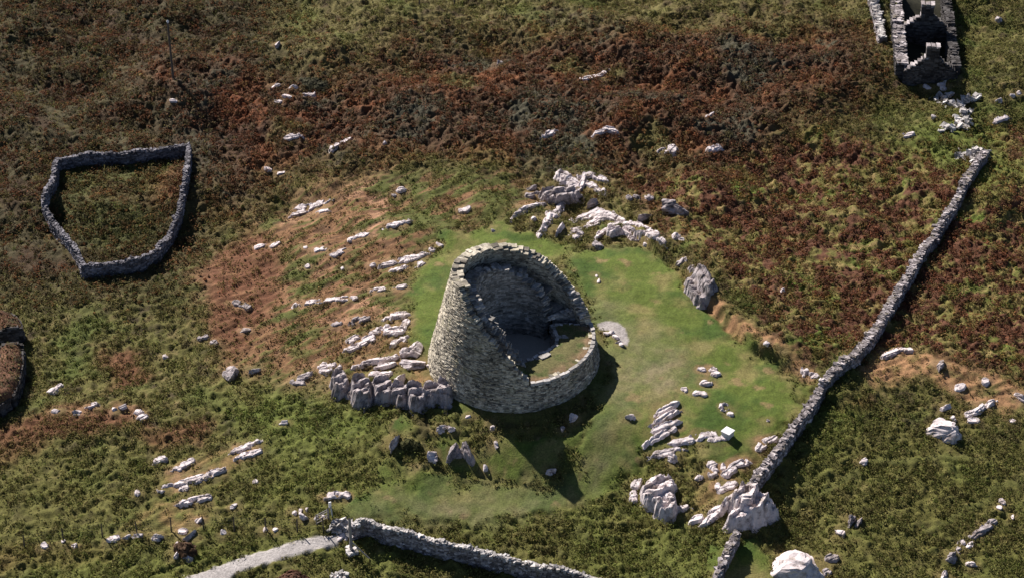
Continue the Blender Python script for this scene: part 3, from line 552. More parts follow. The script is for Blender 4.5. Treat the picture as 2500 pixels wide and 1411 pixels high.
def cover(x, y):
    """albedo and the cover masks at ground points"""
    wx = fbm(x, y, 3.0, 91, 3) * 1.3; wy = fbm(x, y, 3.0, 92, 3) * 1.3
    M = {}
    for k, ps in Z.items():
        w = 0.12 if k in ('path', 'shelf') else 1.5 if k in ('lawn', 'worn') else 1.0
        s = np.full(x.shape, -99.0)
        for p in ps: s = np.maximum(s, poly_sd(p, x + wx * w, y + wy * w))
        soft = dict(path=0.1, shelf=0.08, lawn=0.7, worn=2.0, tanb=0.7, dark=6, yellow=4, heather=6, bracken=2, tan=3.5, russet=1.0, green=2.2)[k]
        M[k] = sstep(-soft, soft, s)
    su = x * STX + y * STY; sv = -x * STY + y * STX
    n1 = fbm(x, y, 5.0, 1, 3); n2 = fbm(x, y, 1.6, 2, 3); n3 = fbm(x, y, 0.55, 3, 3)
    st = fbm(su / 3.0, sv, 1.5, 4, 3); st2 = fbm(su / 4.0, sv, 0.6, 8, 2)
    lx = x < -3
    c = np.empty((x.size, 3)); c[:] = (0.095, 0.088, 0.030)
    c = lerp(c, (0.050, 0.038, 0.020), sstep(0.0, 0.5, n2)); c = lerp(c, (0.135, 0.105, 0.05), sstep(0.1, 0.6, -n2 + 0.4 * n3)); c = lerp(c, (0.072, 0.090, 0.024), sstep(0, 0.5, n1) * 0.8)
    k = np.empty_like(c); k[:] = (0.046, 0.037, 0.020); k = lerp(k, (0.078, 0.064, 0.027), sstep(0, 0.5, n2)); k = lerp(k, (0.045, 0.024, 0.016), sstep(0, 0.4, n1)); c = lerp(c, k, M['dark'] * 0.9)
    k[:] = (0.115, 0.098, 0.040); k = lerp(k, (0.068, 0.050, 0.025), sstep(-0.05, 0.35, n2)); k = lerp(k, (0.09, 0.095, 0.03), sstep(0, 0.5, n1)); c = lerp(c, k, M['yellow'])
    k[:] = (0.066, 0.034, 0.021); n9 = fbm(x, y, 9.0, 12, 4); k = lerp(k, (0.130, 0.054, 0.028), sstep(-0.05, 0.35, n1 + 0.5 * n2)); k = lerp(k, (0.056, 0.051, 0.036), sstep(0.05, 0.4, -n9 + 0.4 * n2)); k = lerp(k, (0.10, 0.088, 0.034), sstep(0.22, 0.5, n9))
    c = lerp(c, k, M['heather'] * 0.92)
    k[:] = (0.128, 0.115, 0.040); k = lerp(k, (0.085, 0.115, 0.026), sstep(0.05, 0.4, n1)); k = lerp(k, (0.092, 0.043, 0.026), sstep(-0.20, 0.10, n2 + 0.45 * fbm(x, y, 7.0, 14, 2) - 0.25 * M['green'])); k = lerp(k, (0.19, 0.14, 0.065), sstep(0.15, 0.5, -n2))
    c = lerp(c, k, M['bracken'])
    k[:] = (0.175, 0.098, 0.054); k = lerp(k, (0.30, 0.175, 0.112), sstep(0.0, 0.5, n1)); k = lerp(k, (0.078, 0.085, 0.026), sstep(-0.08, 0.2, st + 0.55 * fbm(x, y, 7.0, 15, 2) + 0.4 * sstep(2, 7, y * 0 + x + 16) - 0.2)); k = lerp(k, (0.085, 0.088, 0.028), sstep(0.10, 0.32, st2) * 0.8); k = lerp(k, (0.070, 0.040, 0.024), sstep(0.15, 0.45, -st2) * 0.7)
    c = lerp(c, k, M['tan'])
    k[:] = (0.25, 0.145, 0.080); k = lerp(k, (0.12, 0.10, 0.04), sstep(0.1, 0.5, st)); c = lerp(c, k, M['tanb'] * sstep(-0.6, 0.1, n2))
    k[:] = (0.115, 0.052, 0.030); k = lerp(k, (0.17, 0.09, 0.05), sstep(0.1, 0.5, n2)); c = lerp(c, k, M['russet'] * 0.9)
    k[:] = (0.086, 0.108, 0.026); k = lerp(k, (0.050, 0.066, 0.018), sstep(0.05, 0.5, n2)); k = lerp(k, (0.11, 0.10, 0.035), sstep(0.1, 0.5, n1)); c = lerp(c, k, M['green'] * (0.8 - 0.45 * sstep(-25, -30, x) * sstep(10, 14, y)))
    ol = sstep(-2, 4, -y - 8) * (1 - M['lawn']); c = lerp(c, (0.105, 0.102, 0.032), ol * 0.5)
    k[:] = (0.088, 0.112, 0.028); k = lerp(k, (0.170, 0.150, 0.062), sstep(-0.1, 0.45, fbm(x, y, 3.2, 21, 5))); k = lerp(k, (0.046, 0.076, 0.018), sstep(-0.05, 0.35, fbm(x, y, 5.0, 22, 5)) * 0.9); k = lerp(k, (0.21, 0.15, 0.08), sstep(0.30, 0.55, fbm(x, y, 2.2, 23, 4)) * 0.8)
    c = lerp(c, k, M['lawn'])
    k[:] = (0.155, 0.142, 0.075); k = lerp(k, (0.21, 0.165, 0.11), sstep(0.1, 0.5, n1)); c = lerp(c, k, M['worn'] * (0.55 + 0.5 * n2).clip(0, 1))
    so = soil_at(x + 0.35 * wx, y + 0.35 * wy); k[:] = (0.215, 0.135, 0.08); k = lerp(k, (0.12, 0.10, 0.045), sstep(0.0, 0.5, n2)); rk = np.maximum(np.maximum(M['tan'], M['tanb']), 0.7 * M['russet']); c = lerp(c, k, sstep(0.3, 0.9, so + 0.5 * n2) * (0.30 + 0.5 * rk))
    M['soil'] = so; c = c * (1 + 0.25 * n3)[:, None]
    k[:] = (0.37, 0.34, 0.32); k *= (1 + 0.16 * n3 + 0.22 * fbm(su, sv * 3, 1.5, 33, 3))[:, None]; c = lerp(c, k, M['path'])
    k[:] = (0.31, 0.28, 0.265); k *= (1 + 0.25 * n3)[:, None]; c = lerp(c, k, M['shelf'])
    tr = np.full(x.shape, 99.0)
    for ln in TRACKS: tr = np.minimum(tr, seg_dist(ln, x + 0.5 * wx, y + 0.5 * wy, False))
    M['track'] = sstep(0.55, 0.1, tr) * 0.7; c = lerp(c, (0.085, 0.095, 0.032), M['track'] * 0.5)
    M['bare'] = sstep(0.12, 0.5, fbm(x, y, 7.0, 77, 3)) * (1 - M['heather']) * 0.8
    smooth = np.maximum.reduce([M['lawn'], M['track'], M['bare'] * 0.75, M['path'], M['shelf'], M['worn']])
    smooth = np.maximum(smooth, sstep(9.0, 7.4, np.hypot(x, y)))
    M['smooth'] = smooth; M['short'] = np.maximum(M['tan'], M['tanb']) * (1 - smooth)
    M['st'] = st; M['st2'] = st2; M['n2'] = n2; M['n1'] = n1
    return np.clip(vivid(c), 0.010, 0.6), M

xs = np.arange(-64, 64.01, 0.14); ys = np.arange(-34, 84.01, 0.17)
def grow(a, s, far):
    out = [];
    while abs(a) < far: s *= 1.22; a += s; out.append(a)
    return out
xs = np.concatenate([grow(-64, -0.14, 700)[::-1], xs, grow(64, 0.14, 700)])
ys = np.concatenate([grow(-34, -0.17, 500)[::-1], ys, grow(84, 0.17, 900)])
gx, gy = [a.ravel() for a in np.meshgrid(xs, ys)]
gc, gm = cover(gx, gy)
rough = (1 - gm['smooth'])
rough = rough * sstep(1.0, 0.5, gm['soil'])
su_ = gx * STX + gy * STY; sv_ = -gx * STX + gy * STY
tuf = np.abs(fbm(gx * 0.8 + 0.2 * gy, gy, 1.4, 41, 2)) * 0.50 + np.clip(fbm(gx, gy, 0.62, 42, 2), -0.3, 1) * 0.30 - 0.12
sud = np.clip(gm['st2'], -0.3, 0.8)
gz = hgt(gx, gy) + rough * ((1 - 0.75 * gm['short']) * tuf * (1 + 0.5 * gm['heather'] + 0.3 * gm['bracken']) + gm['short'] * (0.20 * sud + 0.14 * gm['st'] + 0.10 * np.clip(gm['n2'], 0, 1))) \
     + gm['smooth'] * (1 - gm['path']) * (0.05 * fbm(gx, gy, 0.5, 43, 3) + 0.10 * fbm(gx, gy, 2.2, 44, 2))
gz -= 0.12 * rough + 0.35 * sstep(6.9, 6.5, np.hypot(gx - 0.34, gy))
cu = (gx - COT0[0]) * COTX[0] + (gy - COT0[1]) * COTX[1]; cv = (gx - COT0[0]) * COTY[0] + (gy - COT0[1]) * COTY[1]      # the cottage is dug into the slope
gz -= 1.5 * sstep(0.1, 0.35, cu) * sstep(COTW - 0.1, COTW - 0.35, cu) * sstep(0.1, 0.4, cv) * sstep(26, 25, cv)
nx = len(xs); i = np.arange((len(ys) - 1) * (nx - 1)); a = i // (nx - 1) * nx + i % (nx - 1)
GF = np.stack([a, a + 1, a + nx + 1, a + nx], 1)
tag(obj('ground', np.stack([gx, gy, gz], 1), GF, M_GROUND, cols=gc, smooth=True), 'rough moorland hillside of grass, heather and bracken', kind='structure')
del gx, gy, gz, gc, gm, GF, tuf, sud, rough

KEEP_OUT = []                                    # polygons no plant grows in: (polygon, margin)
def plants(name, label, n, seed, accept, size, leaf, nleaf, paint, flat=0.7):
    rng = np.random.default_rng(seed)
    y = -32 + 114 * rng.random(n * 4); x = (rng.random(n * 4) * 2 - 1) * (46 + (y + 32) * 0.16)
    c, m = cover(x, y); k = rng.random(x.size) < accept(x, y, m) * (1 - m['smooth']) * sstep(1.05, 0.8, m['soil'])
    k &= np.hypot(x - 0.34, y) > 7.8
    for poly, mar in KEEP_OUT: k &= poly_sd(poly, x, y) < -mar
    k &= rng.random(x.size) < 0.30 + 0.70 * sstep(-0.22, 0.12, fbm(x, y, 2.6, 71 + seed % 7, 3))
    idx = np.nonzero(k)[0][:n]; x, y, c = x[idx], y[idx], c[idx]; m = {q: v[idx] for q, v in m.items()}
    N = len(idx); r = size[0] + (size[1] - size[0]) * rng.random(N) ** 1.6
    base = 1.5 * paint(c, m, rng, N) * (1 + 0.22 * rng.normal(0, 1, (N, 1))).clip(0.45, 1.7)
    K = nleaf; d = rng.normal(0, 1, (N, K, 3)); d[:, :, 2] = np.abs(d[:, :, 2]); d /= np.linalg.norm(d, axis=2, keepdims=True)
    rad = r[:, None, None] * (0.55 + 0.5 * rng.random((N, K, 1)))
    P = d * rad; P[:, :, 2] *= flat
    P += np.stack([x, y, hgt(x, y)], 1)[:, None]
    s = leaf * (0.6 + 0.8 * rng.random((N, K, 1)))
    u = rng.normal(0, 1, (N, K, 3)); u -= d * (u * d).sum(2, keepdims=True) * 0.7; u /= np.linalg.norm(u, axis=2, keepdims=True)
    w = np.cross(d, u); w /= np.linalg.norm(w, axis=2, keepdims=True) + 1e-9
    V = np.stack([P - u * s, P + w * s * 0.75 + d * s * 0.3, P + u * s, P - w * s * 0.75 - d * s * 0.2], 2).reshape(-1, 3)
    F = np.arange(N * K * 4).reshape(-1, 4)
    cc = base[:, None, :] * (1 + 0.25 * rng.normal(0, 1, (N, K, 1))).clip(0.4, 1.8)
    cc = np.repeat(cc.reshape(-1, 3), 4, 0)
    return tag(obj(name, V, F, M_LEAF, cols=np.clip(cc, 0.008, 0.5)), label, name.replace('_', ' '), kind='stuff')
def pick(cols, w):
    cols = np.array(cols)
    def f(c, m, rng, N): return 0.5 * c + 0.5 * cols[rng.choice(len(cols), N, p=w)]
    return f
# ------------------------------------------------------------------ the round stone tower
TX = 0.34                                        # axis of the tower
def ro(z, t=2.6): return 7.4 - 0.38 * np.maximum(0, np.cos(t)) - (0.245 - 0.07 * np.maximum(0, np.cos(t - 0.87))) * np.maximum(z, 0) - 0.05 * np.minimum(z, 0)
_th = np.radians([-180, -150, -120, -105, -90, -83, -80, 15, 17, 20, 25, 45, 65, 90, 112, 135, 160, 180])
_zo = np.array([8.75, 8.75, 6.5, 5.3, 3.6, 2.5, 1.95, 2.0, 2.3, 2.8, 3.3, 4.7, 6.4, 7.4, 7.95, 8.4, 8.7, 8.75])
_ti = np.radians([-180, -150, -120, -105, -92, -83, -80, 28, 36, 45, 65, 90, 112, 135, 160, 180])
_zi = np.array([7.4, 7.2, 5.6, 4.4, 3.1, 2.3, 1.85, 1.9, 2.6, 3.4, 5.0, 6.1, 6.8, 7.1, 7.4, 7.4])
def Ho(t): return np.interp((t + np.pi) % (2 * np.pi) - np.pi, _th, _zo)
def Hi(t): return np.interp((t + np.pi) % (2 * np.pi) - np.pi, _ti, _zi)
broch = thing('round_stone_tower', 'half ruined round dry stone tower standing on the grassy knoll', 'tower', (TX, 0, 0))
rng = np.random.default_rng(7)
def ring(zlo, top, rc, depth, wmean, hc, low=None, jit=0.12, seed=1, only=None, rag=0.12):
    """courses of stones round the tower; rc(z): centre radius, top(theta): height of the wall there"""
    rg = np.random.default_rng(seed); C = []; H = []; Y = []
    z = zlo
    while z < 9.6:
        h = hc * rg.uniform(0.8, 1.25); t = rg.uniform(0, 0.1)
        while t < 2 * np.pi:
            w = wmean * rg.uniform(0.55, 1.6); r = float(rc(z + h / 2, t)); tm = t + w / 2 / r; t += w / r
            tn = (tm + np.pi) % (2 * np.pi) - np.pi
            if only is not None and not only(tn, z): continue
            if z + h * 0.5 > top(tm) + rg.normal(0, rag): continue
            if low is not None and z < low(tm): continue
            C.append((math.cos(tm) * (r + rg.normal(0, 0.02)), math.sin(tm) * (r + rg.normal(0, 0.02)), z + h / 2))
            H.append((depth, w / 2 * 1.03, h / 2 * 1.06)); Y.append(tm)
        z += h
    return boxes(C, H, Y, rg, jit=jit, tilt=0.03)
base_low = lambda t: float(hgt(np.array([TX + 7.1 * math.cos(t)]), np.array([7.1 * math.sin(t)]))[0]) - 0.5
V, F = ring(-4.0, Ho, lambda z, t: ro(z, t) - 0.24, 0.26, 0.25, 0.115, low=base_low, seed=11, jit=0.08, rag=0.07)
P = [(V, F), ring(1.2, lambda t: Ho(t) - 0.03 - 1.3 * sstep(-152, -146, np.degrees((t + np.pi) % (2 * np.pi) - np.pi)) * sstep(-82, -95, np.degrees((t + np.pi) % (2 * np.pi) - np.pi)), lambda z, t: ro(z, t) - 0.70, 0.25, 0.28, 0.13, seed=15, jit=0.09, rag=0.08)]
obj('outer_wall', *join(P), M_TOWER, broch)
def inner_only(t, z, r=3.85): return not (math.cos(t) > 0 and 1.95 < r * math.sin(t) < 2.8)
P = [ring(-0.3, Hi, lambda z, t: 3.62 - 0.012 * z, 0.27, 0.32, 0.14, seed=12, only=inner_only, jit=0.10), ring(1.0, Hi, lambda z, t: 4.12 - 0.012 * z, 0.25, 0.34, 0.15, seed=17, only=inner_only, jit=0.10)]
P.append(ring(2.0, lambda t: np.minimum(2.4, Hi(t) - 0.5), lambda z, t: 3.32, 0.14, 0.40, 0.17, seed=13, only=lambda t, z: t > math.radians(40) or t < math.radians(-92)))
obj('inner_wall', *join(P), M_TOWER_IN, broch)
# the gallery between the two shells: a ring of floor slabs at each level, and the end walls beside the gap
rg = np.random.default_rng(14)
for zf in (2.2, 3.9, 5.4, 6.7):
    C = []; H = []; Y = []; K = 72
    for k in range(K):
        t = -np.pi + (k + 0.5) * 2 * np.pi / K
        if zf > Hi(t) - 0.35 or math.radians(-88) < t < math.radians(40): continue
        rm = (4.3 + float(ro(zf, t)) - 0.85) / 2
        C.append((rm * math.cos(t), rm * math.sin(t), zf)); H.append((0.80, 0.26, 0.11)); Y.append(t)
    obj('gallery_floor', *boxes(C, H, Y, rg, 0.05), M_TOWER_IN, broch)
for name_, yy, z1 in (('passage_wall', 1.82, 1.9), ('passage_wall', 2.98, 2.7)):
    C = []; H = []; Y = []
    for z in np.arange(-0.1, z1, 0.15):
        for x_ in np.arange(3.3, 5.95, 0.3):
            if z > z1 + 0.25 * (x_ - 4.6) * (yy > 2) - abs(rg.normal(0, 0.1)): continue
            C.append((x_, yy + rg.normal(0, 0.02), z)); H.append((0.2, 0.22, 0.085)); Y.append(0)
    obj(name_, *boxes(C, H, Y, rg, 0.1), M_TOWER_IN, broch)
# turf laid on the low part of the wall, in a wedge from the gap round to the tall part
nt, nr = 100, 28
rr = np.linspace(0, 1, nr); TU, R = np.meshgrid(np.linspace(0, 1, nt), rr, indexing='ij'); TU = TU.ravel(); R = R.ravel()
def r_in(T): return 3.45 - 0.42 * np.exp(-((T - math.radians(-48)) / 0.42) ** 2)
T = np.radians(-92) + TU * (np.radians(92) + np.arcsin(1.90 / (3.6 + (6.45 - 3.6) * R)))
rad = r_in(T) + (ro(2.0, T) - 0.22 - r_in(T)) * R
x, y = rad * np.cos(T), rad * np.sin(T)
z = 2.03 + 0.07 * fbm(x, y, 1.2, 61, 3) + 0.10 * np.sin(R * np.pi) + 0.35 * sstep(-80, -92, np.degrees(T)) - 0.22 * sstep(0.10, 0.0, R)
c = np.empty((x.size, 3)); c[:] = (0.115, 0.105, 0.042); g = fbm(x, y, 1.6, 62, 3)
c = lerp(c, (0.070, 0.088, 0.026), sstep(0.0, 0.4, -g)); c = lerp(c, (0.20, 0.13, 0.075), sstep(0.55, 0.9, R) * sstep(-0.25, 0.15, g)); c *= (1 + 0.3 * fbm(x, y, 0.35, 63, 2))[:, None]
top = np.stack([x, y, z], 1); bot = top.copy(); bot[:, 2] = 1.2
i = np.arange((nt - 1) * (nr - 1)); a = i // (nr - 1) * nr + i % (nr - 1)
F1 = np.stack([a, a + nr, a + nr + 1, a + 1], 1); e = np.arange(nt - 1) * nr; n0 = nt * nr
F2 = np.stack([e, e + n0, e + nr + n0, e + nr], 1); e2 = e + nr - 1; F3 = np.stack([e2, e2 + nr, e2 + nr + n0, e2 + n0], 1)
e = np.arange(nr - 1) + (nt - 1) * nr; F4 = np.stack([e, e + n0, e + 1 + n0, e + 1], 1)
turf = obj('turf_top', np.concatenate([top, bot]), np.concatenate([F1, F2, F3, F4]), M_GROUND, broch, cols=np.clip(np.concatenate([c, c]), 0.01, 0.5), smooth=True)
# pale coping stones along the rim of the low part and along its inner edge
C = []; H = []; Y = []; t = math.radians(-80)
while t < math.radians(19):
    w = rg.uniform(0.35, 0.75); tm = t + w / 2 / 6.7; t += (w + 0.05) / 6.7
    C.append(((float(ro(2.0, tm)) - 0.13) * math.cos(tm), (float(ro(2.0, tm)) - 0.13) * math.sin(tm), 2.12 + rg.normal(0, 0.03))); H.append((rg.uniform(0.12, 0.18), w / 2, 0.13)); Y.append(tm)
obj('rim_coping', *boxes(C, H, Y, rg, 0.12), M_PALE, broch)
C = []; H = []; Y = []; t = math.radians(-74)
while t < math.radians(31):
    w = rg.uniform(0.2, 0.42); tm = t + w / 2 / 3.4; t += (w + 0.06) / 3.4; r = float(r_in(tm)) + rg.normal(0, 0.05)
    C.append((r * math.cos(tm), r * math.sin(tm), 1.93 + rg.normal(0, 0.05))); H.append((0.15, w / 2, 0.13)); Y.append(tm)
for x_ in np.arange(3.5, 6.5, 0.38): C.append((x_, 1.85 + rg.normal(0, 0.04), 2.0)); H.append((0.17, 0.13, 0.12)); Y.append(0)
obj('inner_kerb', *boxes(C, H, Y, rg, 0.16), M_PALE, broch)
# pale broken stones stepping down the torn end of the tall part
C = []; H = []; Y = []
for k in range(60):
    t = math.radians(rg.uniform(19, 38)); r = rg.choice([3.7, 4.1, float(ro(3.5, 0.5)) - 0.25, float(ro(3.5, 0.5)) - 0.6, float(ro(3.5, 0.5)) - 0.4]); t = max(t, math.radians(36)) if r < 5 else t; zz = (Hi(t) if r < 5 else Ho(t))
    C.append((r * math.cos(t), r * math.sin(t), zz + rg.uniform(-0.15, 0.10))); H.append((rg.uniform(0.14, 0.3), rg.uniform(0.08, 0.15), 0.07)); Y.append(t + rg.normal(0, 0.3))
for k in range(16): C.append((rg.uniform(3.6, 6.0), 2.95 + rg.normal(0, 0.1), 2.7 + rg.normal(0, 0.12))); H.append((rg.uniform(0.12, 0.22), 0.14, 0.08)); Y.append(rg.normal(0, 0.4))
obj('broken_masonry', *boxes(C, H, Y, rg, 0.18, 0.15), M_PALE, broch)
# floor of the courtyard
nt, nr = 64, 14; T, R = np.meshgrid(np.linspace(0, 2 * np.pi, nt), np.linspace(0.02, 4.3, nr), indexing='ij'); x = (R * np.cos(T)).ravel(); y = (R * np.sin(T)).ravel()
m_, N_, L_, B_ = mat('courtyard_gravel'); n_ = pnoise(N_, L_, 8, 5, 0.7); r_ = ramp(N_, [(0.3, (0.36, 0.33, 0.29)), (0.7, (0.50, 0.46, 0.41))]); L_.new(n_.outputs[0], r_.inputs[0]); L_.new(r_.outputs[0], B_.inputs['Base Color'])
i = np.arange((nt - 1) * (nr - 1)); a = i // (nr - 1) * nr + i % (nr - 1)
obj('courtyard_floor', np.stack([x, y, 0.05 + 0.06 * fbm(x, y, 1.5, 71)], 1), np.stack([a, a + nr, a + nr + 1, a + 1][::-1], 1), m_, broch, smooth=True)
# ------------------------------------------------------------------ dry stone field walls
def resample(P, step):
    P = np.array(P, float)[:, :2]; s = np.concatenate([[0], np.cumsum(np.hypot(*np.diff(P, axis=0).T))]); n = max(2, int(s[-1] / step))
    q = np.linspace(0, s[-1], n); return np.stack([np.interp(q, s, P[:, 0]), np.interp(q, s, P[:, 1])], 1), q
def wall_line(pts, h): return [at(px, py, h)[:2] for px, py in pts]
def build_wall(name, label, cat, line, height, thick, seed, group=None, mats=None, cope=True, hvar=0.38, stone=0.25, batter=0.18):
    rg = np.random.default_rng(seed); mats = mats or (M_WALL, M_WALL)
    P, q = resample(line, stone * 0.8); P = P + 0.11 * np.stack([fbm(q, q * 0 + seed, 2.0, seed, 3), fbm(q, q * 0 - seed, 2.0, seed + 1, 3)], 1); d = np.gradient(P, axis=0); d /= np.linalg.norm(d, axis=1)[:, None]; nrm = np.stack([-d[:, 1], d[:, 0]], 1)
    g = hgt(P[:, 0], P[:, 1]); hh = height * (1 + hvar * fbm(q, q * 0, 3.0, seed, 3)) if not callable(height) else height(q)
    wv = fbm(q, q * 0 + 5, 2.5, seed + 3, 3); C = []; H = []; Y = []; C2 = []; H2 = []; Y2 = []
    for k in range(len(P)):
        yw = math.atan2(d[k, 1], d[k, 0]); z = -0.35
        while z < hh[k] - 0.05:
            ch = rg.uniform(0.10, 0.19); f = (1 + 0.3 * wv[k]) * (1 - batter * max(0, z) / max(hh[k], 0.3))
            for s in (-1, 1):
                o = s * (thick / 2 * f - thick * 0.25) + rg.normal(0, 0.02); a = rg.uniform(-0.12, 0.12)
                C.append((P[k, 0] + nrm[k, 0] * o + d[k, 0] * a, P[k, 1] + nrm[k, 1] * o + d[k, 1] * a, g[k] + z + ch / 2))
                H.append((stone * rg.uniform(0.38, 0.95), thick * 0.27, ch * 0.56)); Y.append(yw + rg.normal(0, 0.12))
            z += ch
        if cope:
            for _ in range(3):
                o = rg.normal(0, thick * 0.17)
                C2.append((P[k, 0] + nrm[k, 0] * o + d[k, 0] * rg.uniform(-.1, .1), P[k, 1] + nrm[k, 1] * o + d[k, 1] * rg.uniform(-.1, .1), g[k] + hh[k] + rg.uniform(-0.02, 0.1)))
                H2.append((rg.uniform(0.07, 0.16), thick * rg.uniform(0.14, 0.3), rg.uniform(0.08, 0.15))); Y2.append(yw + rg.normal(0, 0.35))
    mid = P[len(P) // 2]; loc = (mid[0], mid[1], float(g[len(P) // 2]))
    t = thing(name, label, cat, loc, group)
    V, F = boxes(C, H, Y, rg, 0.13); obj('wall_body', V - np.array(loc), F, mats[0], t)
    if cope: V, F = boxes(C2, H2, Y2, rg, 0.2, 0.15); obj('coping', V - np.array(loc), F, mats[1], t)
    P_ = P; KEEP_OUT.append((np.concatenate([P_ + nrm * thick * 0.6, (P_ - nrm * thick * 0.6)[::-1]])[::3], 0.1))
    return t
M_WALLG = stone_mat('enclosure_wall_stone', [(0, (0.07, 0.065, 0.072)), (0.5, (0.15, 0.14, 0.15)), (1, (0.30, 0.28, 0.30))])
GW = 'dry stone walls crossing the hillside'
enc = wall_line([(184, 606), (162, 574), (125, 534), (108, 500), (106, 478), (122, 447), (139, 384), (218, 374), (312, 371), (405, 359), (461, 354), (458, 394), (452, 434), (444, 475), (437, 518), (415, 565), (384, 609), (343, 630), (296, 640), (203, 649), (184, 606)], 1.1)
build_wall('stone_enclosure', 'dark grey stone walled enclosure, closed all round, on the brown moor', 'enclosure', enc, 0.95, 0.5, 21, None, (M_WALLG, M_WALLG))
rw = wall_line([(2402, 374), (2375, 412), (2345, 470), (2300, 545), (2255, 605), (2220, 670), (2175, 740), (2130, 815), (2088, 866), (2035, 903), (2000, 955), (1965, 1010), (1930, 1055), (1890, 1110), (1850, 1160), (1828, 1196)], 0.78)
build_wall('field_wall', 'long stone wall running up the hill from the wall-foot crag to the rubble heap', 'wall', rw, 0.78, 0.78, 22, GW, (M_WALL, M_WALL))
lw = wall_line([(1797, 1298), (1775, 1345), (1752, 1400), (1735, 1450)], 1.0)
build_wall('field_wall', 'short low stone wall coming down from the foot of the crag', 'wall', lw, 0.9, 0.6, 23, GW, (M_WALL, M_WALL))
bw = wall_line([(862, 1276), (890, 1268), (930, 1283), (1000, 1303), (1080, 1323), (1160, 1343), (1240, 1363), (1330, 1383), (1420, 1403), (1510, 1425)], 1.25)
build_wall('field_wall', 'pale topped stone wall leading away from the gate post and path end', 'wall', bw, 1.2, 0.55, 24, GW, (M_WALL, M_PALE))

# ------------------------------------------------------------------ ruined cottage without a roof
p0 = at(2203, 198); p1 = at(2336, 186)
ex = (p1 - p0)[:2]; wid = float(np.hypot(*ex)); ex = ex / wid; ey = np.array([-ex[1], ex[0]])
if ey[1] < 0: ey = -ey
zb = float(min(hgt(np.array([p0[0], p1[0]]), np.array([p0[1], p1[1]])).min(), p0[2]))
cottage = thing('ruined_cottage', 'roofless stone cottage with two standing gables and chimneys', 'house', (p0[0], p0[1], zb))
def courses(x0, x1, yc, ztop, thick, seed, axis='x', z0=-2.2, stone=0.32):
    """a stone wall in cottage axes; ztop(u) is its height along the wall"""
    rg = np.random.default_rng(seed); C = []; H = []; Y = []; z = z0
    while z < 6:
        h = rg.uniform(0.11, 0.2); u = x0
        while u < x1:
            w = min(stone * rg.uniform(0.6, 1.5), x1 - u + 0.05); um = u + w / 2; u += w
            if z + h / 2 > ztop(um): continue
            lx, ly = (um, yc) if axis == 'x' else (yc, um)
            wx = ex * lx + ey * ly; C.append((wx[0], wx[1], z + h / 2))
            H.append((w / 2 * 1.04, thick / 2, h / 2 * 1.07)); Y.append(math.atan2(ex[1], ex[0]) + (0 if axis == 'x' else math.pi / 2))
        z += h
    return boxes(C, H, Y, rg, 0.07, 0.02)
EAVE, APEX = 1.15, 3.35
def gable_top(u): return EAVE + (APEX - EAVE) * max(0.0, 1 - abs(u - wid / 2) / (wid / 2))
DEP = 9.3
GAB = ((0.0, 31), (DEP, 32))
for yc, sd_ in GAB:
    gw = obj('gable_wall', *courses(0, wid, yc, gable_top, 0.75, sd_), M_HOUSE_SHADED, cottage)
    # skew stones on the gable slopes: left half pale, right half coloured dark as shaded
    rg = np.random.default_rng(sd_ + 5); C = []; H = []; Y = []
    for s in np.cumsum(rg.uniform(0.18, 0.42, 40)):
        if s > wid - 0.1: break
        if abs(s - wid / 2) < 0.5: continue
        w = ex * s + ey * yc; C.append((w[0], w[1], gable_top(s) + 0.05)); H.append((rg.uniform(0.12, 0.24), rg.uniform(0.3, 0.46), 0.07)); Y.append(math.atan2(ex[1], ex[0]))
    k_ = len(C) // 2
    for q_, mm_ in ((slice(0, k_), M_WALL), (slice(k_, None), M_HOUSE_SHADED)): obj('skew_stones', *boxes(C[q_], H[q_], Y[q_], rg, 0.07), mm_, gw)
    C = []; H = []; Y = []
    for z in np.arange(APEX - 0.7, APEX + 0.75, 0.2):
        for s in (-0.42, 0, 0.42):
            w = ex * (wid / 2 + s) + ey * yc; C.append((w[0], w[1], z)); H.append((0.23, 0.42, 0.11)); Y.append(math.atan2(ex[1], ex[0]))
    ch = obj('chimney', *boxes(C, H, Y, rg, 0.06), M_HOUSE_SHADED, gw)
    C = []; H = []; Y = []
    for s in (-0.5, 0, 0.5):
        w = ex * (wid / 2 + s) + ey * yc; C.append((w[0], w[1], APEX + 0.84)); H.append((0.2, 0.48, 0.1)); Y.append(math.atan2(ex[1], ex[0]))
    obj('chimney_cap', *boxes(C, H, Y, rg, 0.12), M_WALL, gw)
wall_h = lambda base: (lambda u: base + 0.25 * math.sin(u * 1.7) - (0.8 if 1.5 < u < 3.5 else 0))
for sx, sd_, base in ((-0.15, 41, 1.7), (wid - 0.1, 42, 1.7)):
    for s0, s1 in ((0.4, DEP - 0.4), (DEP + 0.4, DEP + 22)):
        hfun = (lambda u: 1.55 + 0.2 * math.sin(u * 1.7)) if s0 < 5 else (lambda u: 1.7 + 0.15 * math.sin(u * 1.3))
        sw = obj('side_wall', *courses(s0, s1, sx, hfun, 1.25 if sx < 1 else 0.8, sd_ + int(s0), 'y'), M_HOUSE_SHADED, cottage)
        rg = np.random.default_rng(sd_ + 77); C = []; H = []; Y = []
        for s in np.arange(s0 + 0.2, s1 - 0.2, 0.36):
            for o in ((-0.4, -0.1, 0.15, 0.42) if sx < 1 else (-0.25, 0.0, 0.25)):
                w = ex * (sx + o) + ey * s; C.append((w[0], w[1], hfun(s) + rg.normal(0, 0.04))); H.append((0.2, 0.21, 0.12)); Y.append(rg.normal(0, 0.4))
        obj('wall_head', *boxes(C, H, Y, rg, 0.18), M_WALL if sx < 1 else M_HOUSE_SHADED, sw)  # right wall head gets the darkened stone, shade painted by colour
